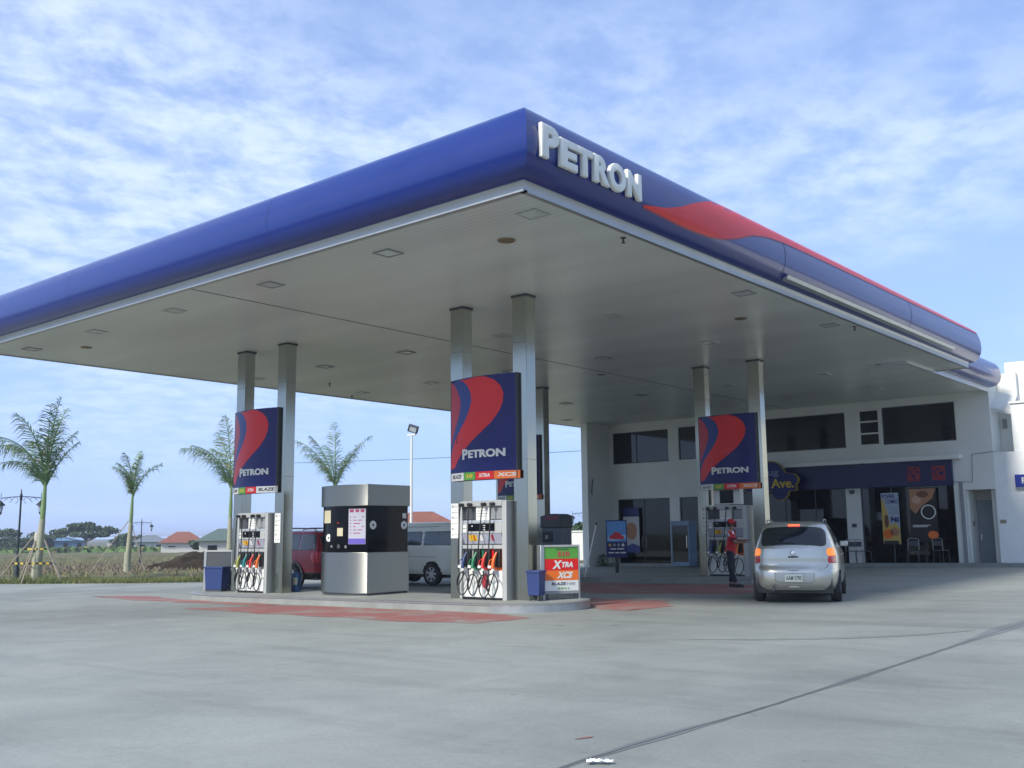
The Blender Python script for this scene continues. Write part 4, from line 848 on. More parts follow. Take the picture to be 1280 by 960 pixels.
# ---------------------------------------------------------------- price boards, bins
def price_board(x0,y0,x1,y1,label,full=True):
    L_=math.hypot(x1-x0,y1-y0); a=math.atan2(y1-y0,x1-x0); z=G(x0,y0)+.166
    rt=thing('price_board',((x0+x1)/2,(y0+y1)/2,z),label,'board',rz=a); h=L_/2
    MB().bx(-h,-h+.09,-.04,.16,0,1.09).build('side_frame',steel_d,rt,bevel=.012); MB().bx(h-.03,h,-.04,.04,0,1.09).build('side_frame',steel_d,rt,bevel=.006)
    MB().bx(-h+.091,h-.031,-.04,.04,1.05,1.09).build('top_frame',ltgrey,rt); MB().bx(-h+.091,h-.031,-.04,.04,.12,.17).build('bottom_frame',midgrey,rt)
    MB().bx(-h+.091,h-.031,-.02,.03,.171,1.049).build('backing',dkgrey,rt)
    for s in (-h+.16,h-.1): MB().bx(s-.02,s+.02,-.02,.02,0,.119).build('foot',dkgrey,rt)
    if full:
        xa,xb=-h+.095,h-.035; fn=lambda a,b,d:(a,-.021-d,b); k=(1.045-.175)/4.0; W_=xb-xa
        for i,(m_,z0,z1) in enumerate(((green,.815,1.045),(redf,.585,.813),(orange,.385,.583),(offw,.175,.383))):
            p=MB().prism([(xa,z0),(xb,z0),(xb,z1),(xa,z1)],fn,0,.004).build('price_panel',m_,rt)
            g_=lambda a,b,d:(xa+a*W_,-.0255-d,z0+b*(z1-z0)); mb=MB()
            if i==0: text_fit(mb,'E10',g_,.40,.74,.16,.62,.004,.03); mb.build('price_text',redl,p,smooth=None); mb=MB(); text_fit(mb,'ADVANCE',g_,.34,.72,.74,.88,.004,.01); mb.build('small_text',dkgrey,p,smooth=None)
            if i==1: text_fit(mb,'X',g_,.25,.50,.12,.86,.004,.05,slant=.05); text_fit(mb,'TRA',g_,.50,.86,.24,.72,.004,.05,slant=.03); mb.build('price_text',letterw,p,smooth=None)
            if i==2: text_fit(mb,'XCS',g_,.38,.82,.18,.86,.004,.05,slant=.06); mb.build('price_text',letterw,p,smooth=None)
            if i==3: 
                text_fit(mb,'BLAZE',g_,.20,.62,.55,.82,.004,.03,slant=.02); t=mb.build('price_text',dkgrey,p,smooth=None); mb=MB(); text_fit(mb,'100',g_,.66,.90,.57,.80,.004,.01,slant=.02); mb.build('small_text',midgrey,p,smooth=None)
                mb=MB(); text_fit(mb,'EURO 6',g_,.38,.72,.14,.34,.004,.02); mb.build('price_text',green,p,smooth=None)
    return rt
price_board(-12.78,16.05,-12.37,16.82,'grey-framed price board reading XTRA and XCS at the right nose of the front island')
pb=price_board(-24.52,16.02,-23.60,16.30,'grey frame board seen unprinted at the left nose of the front island',False)
def bin_(x,y,w_,d_,h_,rz,label,z=None):
    rt=thing('blue_bin',(x,y,G(x,y)+.166 if z is None else z),label,'bin',rz=rz,group='blue plastic bins')
    mb=MB(); k=.86; t=.02
    o0=[(-w_/2*k,-d_/2*k),(w_/2*k,-d_/2*k),(w_/2*k,d_/2*k),(-w_/2*k,d_/2*k)]; o1=[(a/k,b/k) for a,b in o0]; i1=[(a/k*(1-2*t/w_),b/k*(1-2*t/d_)) for a,b in o0]; i0=[(a*(1-2*t/w_),b*(1-2*t/d_)) for a,b in o0]
    vs=[(*p,.0) for p in o0]+[(*p,h_) for p in o1]+[(*p,h_) for p in i1]+[(*p,.03) for p in i0]
    fs=[(3,2,1,0)]+[(r_*4+i,r_*4+(i+1)%4,r_*4+4+(i+1)%4,r_*4+4+i) for r_ in range(3) for i in range(4)]+[(12,13,14,15)]
    mb.add(vs,fs); mb.build('body',bluep,rt,bevel=.008)
    mb=MB(); W2,D2=w_/2+.015,d_/2+.015
    for q in ((-W2,W2,-D2,-D2+.03),(-W2,W2,D2-.03,D2),(-W2,-W2+.03,-D2+.03,D2-.03),(W2-.03,W2,-D2+.03,D2-.03)): mb.bx(*q,h_-.04,h_+.002)
    mb.build('rim',bluep,rt,bevel=.006); return rt
bin_(-12.76,15.90,.29,.29,.48,R(12),'blue bin between the right front column and the XTRA price board',G(-13.3,16.6)+.28)
bs=thing('bin_stand',(-12.76,15.90,G(-13.3,16.6)+.279),'short dark stand under the blue bin by the XTRA price board','stand',rz=R(12)); [MB().tube([(a,b,-.108),(a,b,.0)],.018,6).build('leg',dkgrey,bs) for a in (-.09,.09) for b in (-.09,.09)]
bin_(-23.72,15.90,.60,.34,.60,R(17),'blue bin standing in front of the plain grey board at the left nose',G(-24,16)+.22)
bs=thing('bin_stand',(-23.72,15.90,G(-24,16)+.166),'low dark stand under the blue bin at the left nose','stand',rz=R(17)); MB().bx(-.25,.25,-.13,.13,0,.052).build('base',dkgrey,bs)
# fire extinguisher + blue drum
fe=thing('fire_extinguisher',(-21.18,16.55,G(-21.2,16.5)+.166),'blue fire extinguisher with a pale label, beside the left column','extinguisher')
MB().lathe([(0,0),(.085,0),(.09,.02),(.09,.40),(.07,.46),(.03,.49),(.03,.52),(0,.52)],seg=20).build('cylinder',mat('blue_enamel',(.02,.12,.30),.3,0,coat=.4),fe); mb=MB(); N=8
mb.add([(.0915*math.cos(R(-120+100*k/N)),.0915*math.sin(R(-120+100*k/N)),z) for k in range(N+1) for z in (.18,.36)],[(2*k,2*k+2,2*k+3,2*k+1) for k in range(N)]); mb.build('label',mat('cream_label',(.6,.58,.42),.5),fe)
mb=MB(); mb.bx(-.015,.015,-.09,.02,.53,.55); mb.bx(-.02,.02,-.03,.03,.50,.53); mb.tube([(0,.03,.52),(.07,.05,.48),(.105,.02,.35),(.105,0,.12)],.01,6); mb.build('handle_and_hose',black,fe)
bd=thing('blue_box',(-21.55,16.75,G(-21.6,16.7)+.166),'dark blue box against the left column, behind the extinguisher','box')
MB().bx(-.14,.14,-.15,.15,0,.42).build('body',mat('dark_blue_box',(.015,.06,.20),.4),bd,bevel=.01); MB().bx(-.15,.15,-.16,.16,.421,.46).build('lid',bluep,bd,bevel=.008)
# grey service cabinet with rounded hood on the rear island
sc_=thing('service_cabinet',(-20.72,26.95,G(-20.4,27)+.166),'dark grey service cabinet with rounded hood and maroon strip, beyond the price board','cabinet')
MB().bx(-.40,.40,-.3,.3,0,1.52).build('body',mat('blue_grey_cabinet',(.10,.125,.145),.45),sc_,bevel=.015)
MB().prism([(-.43,1.521),(.43,1.521),(.43,1.80),(.40,1.92),(.22,1.98),(-.12,1.98),(-.43,1.90)],lambda a,b,d:(a,d,b),-.34,.34).build('hood',dkgrey,sc_,bevel=.02)
MB().bx(-.20,.34,-.352,-.341,1.78,1.90).build('hood_strip',mat('maroon_strip',(.20,.02,.05),.4),sc_); MB().bx(-.36,.06,-.312,-.301,1.05,1.40).build('control_panel',black,sc_); MB().bx(-.25,-.12,-.316,-.3125,1.15,1.28).build('label',midgrey,sc_)
pl=thing('white_pole',(-18.3,24.9,G(-18.3,24.9)),'thin white pole leaning on the rear island beside the grey cabinet','pole')
MB().tube([(-.25,.6,.16),(.12,.75,1.75)],.022,8).build('shaft',offw,pl); MB().lathe([(0,0),(.035,.0),(.035,.08),(0,.08)],(.12,.75,1.73)).build('tip',black,pl)
# litter
lt=thing('crumpled_paper',(-3.89,5.47,G(-3.9,5.5)+.006),'crumpled white paper lying on the concrete by the joint','litter',rz=R(35))
mb=MB(); vs=[];N=12;M_=6
for i in range(N+1):
    for j in range(M_+1):
        x=(i/N-.5)*.17; y=(j/M_-.5)*.06*(1+.4*math.sin(i)); vs.append((x+.006*noise.noise(Vector((i*.9,j,2))),y,.012+.022*abs(noise.noise(Vector((i*.8,j*.9,5))))))
mb.add(vs,[(i*(M_+1)+j,(i+1)*(M_+1)+j,(i+1)*(M_+1)+j+1,i*(M_+1)+j+1) for i in range(N) for j in range(M_)]); mb.build('sheet',mat('white_paper',(.75,.77,.78),.7),lt,smooth=None)
# ================================================================ VEHICLES
def CR(P,t):
    """catmull-rom through control tuples at fractional index t"""
    n=len(P)-1; i=min(int(t),n-1); f=t-i
    p0,p1,p2,p3=P[max(0,i-1)],P[i],P[i+1],P[min(n,i+2)]
    o=[]
    for a,b,c,d in zip(p0,p1,p2,p3):
        m1=(c-a)/2; m2=(d-b)/2
        if (b-a)*(c-b)<=0: m1=0
        if (c-b)*(d-c)<=0: m2=0
        o.append((2*f**3-3*f*f+1)*b+(f**3-2*f*f+f)*m1+(-2*f**3+3*f*f)*c+(f**3-f*f)*m2)
    return o
def sdrr(px,py,x0,x1,y0,y1,r):
    cx,cy=(x0+x1)/2,(y0+y1)/2; qx=abs(px-cx)-(x1-x0)/2+r; qy=abs(py-cy)-(y1-y0)/2+r
    return math.hypot(max(qx,0),max(qy,0))+min(max(qx,qy),0)-r
def sdpoly(px,py,P):
    """signed distance to a convex polygon (ccw)"""
    m=-1e9
    for (ax,ay),(bx,by) in zip(P,P[1:]+P[:1]):
        ex,ey=bx-ax,by-ay; l=math.hypot(ex,ey); m=max(m,((px-ax)*ey-(py-ay)*ex)/l)
    return m
def shell(root,ctrl,n,paint,regions,wheels,step=.022,na=230):
    """rings stacked in z: ctrl (z, xr, xf, hw). regions: (name, mat, side, fn(u,z)->sd)"""
    cum=[0]
    for a,b in zip(ctrl,ctrl[1:]): cum.append(cum[-1]+max(abs(b[0]-a[0]),abs(b[1]-a[1]),abs(b[2]-a[2])*.5,abs(b[3]-a[3])))
    N=int(cum[-1]/step); rings=[]; j=0
    for k in range(N+1):
        s=cum[-1]*k/N
        while j<len(cum)-2 and s>cum[j+1]: j+=1
        rings.append(CR(ctrl,j+(s-cum[j])/(cum[j+1]-cum[j])))
    # angles spaced for even arc length on the middle ring
    def pt(q,z,xr,xf,hw):
        c,s=math.cos(q),math.sin(q); a=(xf-xr)/2; xc=(xf+xr)/2
        return Vector((xc+a*math.copysign(abs(c)**(2/n),c),hw*math.copysign(abs(s)**(2/n),s),z))
    mid=rings[len(rings)//3]; fine=[pt(2*PI*i/8000,*mid) for i in range(8001)]; L_=[0]
    for a,b in zip(fine,fine[1:]): L_.append(L_[-1]+(b-a).length)
    qs=[];i=0
    for k in range(na):
        t=L_[-1]*k/na
        while L_[i+1]<t: i+=1
        qs.append(2*PI*(i+(t-L_[i])/(L_[i+1]-L_[i]))/8000)
    V=[];side=[]
    for r_ in rings:
        for q in qs:
            V.append(pt(q,*r_)); c,s=abs(math.cos(q))**(2-2/n),abs(math.sin(q))**(2-2/n)
    F=[(i*na+k,i*na+(k+1)%na,(i+1)*na+(k+1)%na,(i+1)*na+k) for i in range(len(rings)-1) for k in range(na)]
    hwm=mid[3]
    def sideof(p):
        # which wall: y near the ring's half width -> 'side'
        return 'side' if abs(p.y)>.80*hwm*( .70 if p.z>1.2 else 1) and -1e9<p.x else ''
    xmin=min(c[1] for c in ctrl); xmax=max(c[2] for c in ctrl)
    SD=[]
    for nm,m,sd_,fn in regions: SD.append((nm,m,sd_,fn))
    def applies(sd_,p,nrm):
        if sd_=='left': return p.y>0 and abs(nrm.y)>abs(nrm.x)*.8
        if sd_=='right': return p.y<0 and abs(nrm.y)>abs(nrm.x)*.8
        if sd_=='rear': return nrm.x<0 and p.x<xmin+.95 and (abs(nrm.x)>.22)
        if sd_=='front': return nrm.x>0 and (abs(nrm.x)>.3)
    bm=bmesh.new(); bv=[bm.verts.new(v) for v in V]; 
    for f in F: bm.faces.new([bv[i] for i in f])
    bm.faces.new(bv[(len(rings)-1)*na:]); bm.normal_update()
    orig={v.index:v.normal.copy() for v in bm.verts}
    bm.verts.index_update(); NR=[v.normal.copy() for v in bm.verts]
    for i,v in enumerate(bm.verts):
        p=v.co; nr=NR[i]
        for nm,m,sd_,fn in SD:
            if not applies(sd_,p,nr): continue
            u=p.x if sd_ in('left','right') else p.y
            d=fn(u,p.z)
            if abs(d)<step*.55:
                e=1e-3; gx=(fn(u+e,p.z)-d)/e; gz=(fn(u,p.z+e)-d)/e
                if sd_ in('left','right'): p.x-=gx*d
                else: p.y-=gx*d
                p.z-=gz*d*.9; break
        for wx,wz,wr in wheels:
            if abs(nr.y)>.5 or p.z<wz+wr:
                d=math.hypot(p.x-wx,p.z-wz)
                if abs(d-wr)<step*.6 and abs(p.y)>hwm*.6: p.x=wx+(p.x-wx)*wr/d; p.z=wz+(p.z-wz)*wr/d
    bm.normal_update(); groups={}
    for f in bm.faces:
        c=f.calc_center_median(); key='body'
        if any(math.hypot(c.x-wx,c.z-wz)<wr and abs(c.y)>hwm*.6 for wx,wz,wr in wheels) and len(f.verts)<5: continue
        for ri,(nm,m,sd_,fn) in enumerate(SD):
            if applies(sd_,c,f.normal) and fn(c.x if sd_ in('left','right') else c.y,c.z)<0: key=(nm,ri,m.name); break
        groups.setdefault(key,[]).append([v.index for v in f.verts])
    co=[v.co.copy() for v in bm.verts]; bm.free(); out={}
    for key,fs in groups.items():
        used=sorted({i for f in fs for i in f}); mp={i:k for k,i in enumerate(used)}
        mb=MB(); mb.add([co[i] for i in used],[tuple(mp[i] for i in f) for f in fs])
        if key=='body': o=mb.build('body',paint,root,smooth=38)
        else:
            o=mb.build(key[0],bpy.data.materials[key[2]],root,smooth=38)
            so_=o.modifiers.new('thickness','SOLIDIFY'); so_.thickness=.012; so_.offset=-1
        out[key if key=='body' else (key[0],key[1])]=o
    def surf(y,z,side='rear'):
        r_=min(rings,key=lambda q:abs(q[0]-z)); _,xr,xf,hw=r_; a=(xf-xr)/2; xc=(xf+xr)/2
        k=min(abs(y)/hw,1); x=a*(1-k**n)**(1/n); return xc-x if side=='rear' else xc+x
    def surfy(x,z):
        r_=min(rings,key=lambda q:abs(q[0]-z)); _,xr,xf,hw=r_; a=(xf-xr)/2; xc=(xf+xr)/2; k=min(abs(x-xc)/a,1); return hw*(1-k**n)**(1/n)
    return surf,surfy
def wheel(root,x,y,r,wd,side,spokes=6,hub=None,steer=0,tyre_m=None):
    s=side; T_=MB().lathe([(r*.66,-wd/2),(r*.93,-wd/2),(r,-wd*.36),(r*1.0,wd*.36),(r*.93,wd/2),(r*.66,wd/2)],axis='y',seg=40,cap=False)
    t=T_.build('wheel',tyre_m or rubber,root,smooth=40); t.location=(x,y,r); t.rotation_euler=(0,0,steer)
    o=s*wd*.42
    mb=MB().lathe([(r*.68,o),(r*.63,o*.94),(r*.60,o*.5),(r*.10,o*.45),(0,o*.45)],axis='y',seg=32,cap=False); mb.build('rim_well',dkgrey,t)
    mb=MB().lathe([(r*.68,o*1.02),(r*.62,o*1.06),(r*.60,o*.9)],axis='y',seg=32,cap=False); mb.lathe([(r*.17,o*.45),(r*.17,o*.95),(0,o*1.0)],axis='y',seg=16)
    for k in range(spokes):
        q=2*PI*k/spokes+.3; c,n_=math.cos(q),math.sin(q); h=r*.07
        P=[(r*.12,-h*1.3),(r*.62,-h),(r*.62,h),(r*.12,h*1.3)]
        mb.add([(a*c-b*n_,yy,a*n_+b*c) for yy in (o*.6,o*.93) for a,b in P],[(0,1,2,3),(7,6,5,4),(0,1,5,4),(1,2,6,5),(2,3,7,6),(3,0,4,7)])
    mb.build('rim',rimm,t); return t
def under(root,x0,x1,hw,z0,z1): MB().bx(x0,x1,-hw,hw,z0,z1).build('underbody',black,root)
def car_thing(name,x,y,head,label,cat): return thing(name,(x,y,G(x,y)),label,cat,rz=math.atan2(head[1],head[0]))
# ---- silver hatchback/MPV seen from behind.  local x forward, rear bumper at x=0
hd=Vector((-.345,.9386)); lf=Vector((-hd.y,hd.x))
rear_l,rear_r=Vector((-9.842,19.533)),Vector((-8.30,20.226)); mid=(rear_l+rear_r)/2
pos=mid-hd*.85+lf*.0
car=car_thing('silver_car',pos.x,pos.y,hd,'silver compact MPV seen from behind with its amber rear lamps lit, driving toward the shop','car')
ctrl=[(.26,.12,4.10,.80),(.36,.03,4.22,.845),(.50,.0,4.26,.862),(.64,.02,4.25,.868),(.76,.09,4.20,.868),(.90,.10,4.10,.862),(.99,.115,3.95,.848),(1.05,.13,3.55,.828),(1.10,.15,3.20,.808),(1.30,.27,2.85,.735),(1.46,.40,2.55,.665),(1.55,.50,2.30,.615),(1.595,.62,2.10,.55),(1.62,.85,1.9,.43),(1.632,1.2,1.6,.15),(1.633,1.35,1.45,.02)]
rw=lambda u,z:sdrr(u*(1+.16*(z-1.14)),z+.10*(u*u),-.655,.655,1.145,1.515,.13)
side_w=lambda u,z:max(sdpoly(u,z,[(.72,1.13),(3.05,1.10),(2.35,1.47),(.98,1.47)]),-abs(u-1.95)+.03 if 1 else 0)
q1=[(.70,1.14),(1.30,1.12),(1.30,1.46),(.92,1.46)]; q2=[(1.36,1.12),(1.98,1.115),(1.98,1.475),(1.36,1.475)]; q3=[(2.04,1.115),(2.95,1.10),(2.42,1.46),(2.04,1.475)]
regs=[('rear_window',carglass,'rear',rw)]
for s in ('left','right'):
    for q in (q1,q2,q3): regs.append(('side_window',carglass,s,(lambda q:lambda u,z:sdpoly(u,z,q))(q)))
for sg in (-1,1):
    regs.append(('tail_light_amber' if 0 else 'tail_light',amber,'rear',(lambda sg:lambda u,z:sdrr(sg*u,z,.64,.855,.925,1.085,.05))(sg)))
    regs.append(('tail_light_lower',redlens,'rear',(lambda sg:lambda u,z:sdrr(sg*u,z,.655,.865,.785,.920,.03))(sg)))
regs.append(('windshield',carglass,'front',lambda u,z:sdrr(u,z,-.66,.66,1.13,1.50,.08)))
regs.append(('bumper_insert',mat('silver_shadow_plastic',(.40,.42,.40),.45,.4),'rear',lambda u,z:sdpoly(u,z,[(-.36,.40),(.30,.40),(.38,.46),(.38,.60),(-.40,.60),(-.40,.46)]) ))
WH=[(.85,.30,.345),(3.47,.30,.345)]
surf,surfy=shell(car,ctrl,5.0,silver,regs,WH,step=.02,na=300)
under(car,.2,4.05,.72,.20,.5)
for x,st in ((.85,0),(3.47,R(0))):
    for s in (-1,1): wheel(car,x,s*.755,.30,.20,s,steer=st)
def on(y,z,d=.004): return (surf(y,z)-d,y,z)
def seam(P,name='seam',r_=.006,m=None): MB().tube([on(y,z,.0) for y,z in P],r_,6).build(name,m or mat('seam_shadow',(.05,.05,.05),.8),car)
seam([(-.66,.76),(-.62,.70),(-.52,.655),(0,.645),(.52,.655),(.62,.70),(.66,.76)],'tailgate_seam')
seam([(-.66,.765),(-.3,.757),(.3,.757),(.66,.765)],'tailgate_crease',.004,midgrey)
seam([(-.84,.62),(-.5,.615),(0,.612),(.5,.615),(.84,.62)],'bumper_seam',.004,midgrey)
seam([(-.62,.335),(0,.325),(.62,.335)],'bumper_lip',.012,chrome)
pp=MB(); P=rr(-.17,.17,.43,.57,.015); pp.prism([(a,b) for a,b in P],lambda a,b,d:(surf(0,.5)-d,-a,b),.012,.022); pl_=pp.build('number_plate',mat('plate_white',(.66,.68,.58),.45),car)
mb=MB(); text_fit(mb,'AAM 5790',lambda a,b,d:(surf(0,.5)-.022-d,-a,b),-.15,.15,.455,.545,.003,.02); mb.build('plate_text',mat('plate_green_grey',(.07,.10,.07),.5),pl_,smooth=None)
MB().lathe([(.055,0),(.06,-.01),(.05,-.018),(.045,-.004),(.03,-.004),(.0,-.014)],(surf(.0,.99)-.002,0,.985),'x',20).build('emblem',chrome,car)
MB().prism([(-.11,.0),(.11,.0),(.085,-.03),(-.085,-.03)],lambda a,b,d:(surf(0,.93)-d,a,.925+b),.0,.012).build('tailgate_handle',black,car)
MB().bx(0,.05,-.13,.10,0,.032).build('third_brake_light',brake,car).location=(surf(0,1.54)-.028,0,1.525)
MB().tube([on(.32,1.20,.02),on(.0,1.185,.025),on(-.05,1.18,.025)],.010,6).build('wiper',black,car)
MB().tube([(.06,.40,.29),(-.06,.40,.285)],.035,12).build('exhaust',dkgrey,car)
for s in (-1,1):
    MB().tube([(.95,s*.565,1.60),(1.05,s*.57,1.655),(1.9,s*.57,1.66),(2.3,s*.56,1.60)],.013,6).build('roof_rail',midgrey,car)
    mb=MB().bx(-.06,.06,0,.17,0,.12); m_=mb.build('side_mirror',silver,car,bevel=.02); m_.location=(2.9,.80 if s>0 else -.97,1.08)
    for zz,xx in ((.93,1.62),(.93,2.52)): MB().tube([(xx,s*(surfy(xx,zz)+.012),zz),(xx+.14,s*(surfy(xx,zz)+.014),zz+.005)],.013,6).build('door_handle',silver,car)
    for xx in (1.32,2.05): MB().tube([(xx+.02*k,s*(surfy(xx,z_)-.002),z_) for k,z_ in enumerate((.42,.6,.8,1.0,1.1))],.004,5).build('door_seam',MT['seam_shadow'],car)
# ---- red SUV, side on, heading -X (local x forward)
suv=car_thing('red_suv',-23.85,19.40+.87,(-1,0),'dark red SUV with black wheel arches parked behind the front pump island','car')
ctrl=[(.34,.10,4.25,.80),(.46,.02,4.34,.86),(.62,.0,4.36,.875),(.80,.01,4.34,.88),(.98,.02,4.2,.875),(1.08,.03,3.9,.86),(1.14,.05,3.25,.84),(1.40,.13,2.95,.77),(1.62,.22,2.70,.70),(1.70,.32,2.55,.64),(1.735,.55,2.3,.5),(1.75,1.0,1.9,.2),(1.751,1.2,1.6,.03)]
q1=[(.26,1.19),(.92,1.17),(.92,1.60),(.34,1.60)]; q2=[(1.0,1.17),(1.75,1.165),(1.75,1.61),(1.0,1.61)]; q3=[(1.82,1.165),(2.95,1.15),(2.60,1.58),(1.82,1.61)]
regs=[]
for s in ('left','right'):
    for q in (q1,q2,q3): regs.append(('side_window',mat('grey_car_glass',(.055,.075,.085),.06,0,coat=.5),s,(lambda q:lambda u,z:sdpoly(u,z,q)-.02)(q)))
regs.append(('rear_window',carglass,'rear',lambda u,z:sdrr(u,z,-.6,.6,1.2,1.58,.08))); regs.append(('windshield',carglass,'front',lambda u,z:sdrr(u,z,-.64,.64,1.2,1.62,.08)))
for sg in (-1,1): regs.append(('tail_light',redlens,'rear',(lambda sg:lambda u,z:sdrr(sg*u,z,.68,.88,.80,1.12,.03))(sg)))
for s in ('left','right'): regs.append(('sill_cladding',black,s,lambda u,z:z-.50))
WH=[(1.12,.36,.43),(3.62,.36,.43)]
surf2,surfy2=shell(suv,ctrl,6.5,redcar,regs,WH,step=.028,na=240)
under(suv,.2,4.1,.72,.28,.6)
for x in (1.12,3.62):
    for s in (-1,1):
        wheel(suv,x,s*.81,.35,.23,s,5)
        MB().tube([(x+.45*math.cos(q),s*(surfy2(x,.7)+.012),.36+.45*math.sin(q)) for q in [R(-12+17*k) for k in range(13)]],.035,8).build('arch_flare',mat('grey_cladding',(.10,.10,.10),.5),suv)
for s in (-1,1): MB().tube([(.4,s*.58,1.70),(.5,s*.6,1.80),(1.5,s*.6,1.82),(2.5,s*.6,1.80),(2.6,s*.58,1.71)],.018,6).build('roof_rail',dkgrey,suv)
for x in (.7,1.5,2.3): MB().bx(x-.02,x+.02,-.6,.6,1.80,1.83).build('roof_rack_bar',dkgrey,suv)
for s in (-1,1):
    MB().tube([(1.55,s*(surfy2(1.5,1.02)+.012),1.02),(1.72,s*(surfy2(1.5,1.02)+.014),1.03)],.016,6).build('door_handle',chrome,suv)
    for xx in (.97,1.79): MB().tube([(xx,s*(surfy2(xx,z_)),z_) for z_ in (.55,.8,1.0,1.15)],.005,5).build('door_seam',MT['seam_shadow'],suv)
# ---- white van
van=car_thing('white_van',-21.84+1.05,22.14+.87,(-1,0),'off-white passenger van with long side windows, parked behind the steel kiosk','van')
ctrl=[(.34,.06,4.55,.80),(.46,.0,4.62,.845),(.70,.0,4.62,.855),(1.0,.02,4.56,.855),(1.15,.035,4.40,.85),(1.45,.075,4.10,.815),(1.70,.12,3.85,.77),(1.80,.16,3.70,.74),(1.86,.22,3.60,.70),(1.90,.40,3.4,.58),(1.915,.9,3.0,.25),(1.916,1.4,2.4,.03)]
regs=[]
for s in ('left','right'):
    for q in ((.20,1.42),(1.50,2.35),(2.43,3.25)): regs.append(('side_window',MT['grey_car_glass'],s,(lambda q:lambda u,z:sdrr(u,z,q[0],q[1],1.21,1.63,.05))(q)))
    regs.append(('front_window',MT['grey_car_glass'],s,lambda u,z:sdpoly(u,z,[(3.32,1.21),(4.02,1.21),(3.78,1.62),(3.32,1.62)])))
regs.append(('rear_window',carglass,'rear',lambda u,z:sdrr(u,z,-.65,.65,1.22,1.66,.08))); regs.append(('windshield',carglass,'front',lambda u,z:sdrr(u,z,-.68,.68,1.25,1.70,.08)))
for sg in (-1,1): regs.append(('tail_light',redlens,'rear',(lambda sg:lambda u,z:sdrr(sg*u,z,.70,.84,.65,1.05,.03))(sg)))
WH=[(1.05,.34,.39),(3.50,.34,.39)]
surf3,surfy3=shell(van,ctrl,9.0,vanp,regs,WH,step=.028,na=240)
under(van,.15,4.4,.70,.24,.6)
for x in (1.05,3.50):
    for s in (-1,1): wheel(van,x,s*.79,.34,.20,s,7)
for s in (-1,1):
    MB().tube([(.81,s*(surfy3(.8,1.4)+.003),1.22),(.81,s*(surfy3(.8,1.6)+.004),1.62)],.010,6).build('window_divider',dkgrey,van)
    MB().tube([(x_,s*(surfy3(x_,.86)+.001),.86) for x_ in (.25,1,1.8,2.6,3.4,4.1)],.007,5).build('side_crease',midgrey,van)
    MB().tube([(x_,s*(surfy3(x_,1.76)+.001),1.77) for x_ in (.3,1,2,3,3.5)],.010,5).build('roof_gutter',midgrey,van)
MB().bx(-.06,.12,-.80,.80,.40,.55).build('rear_bumper',black,van,bevel=.02)
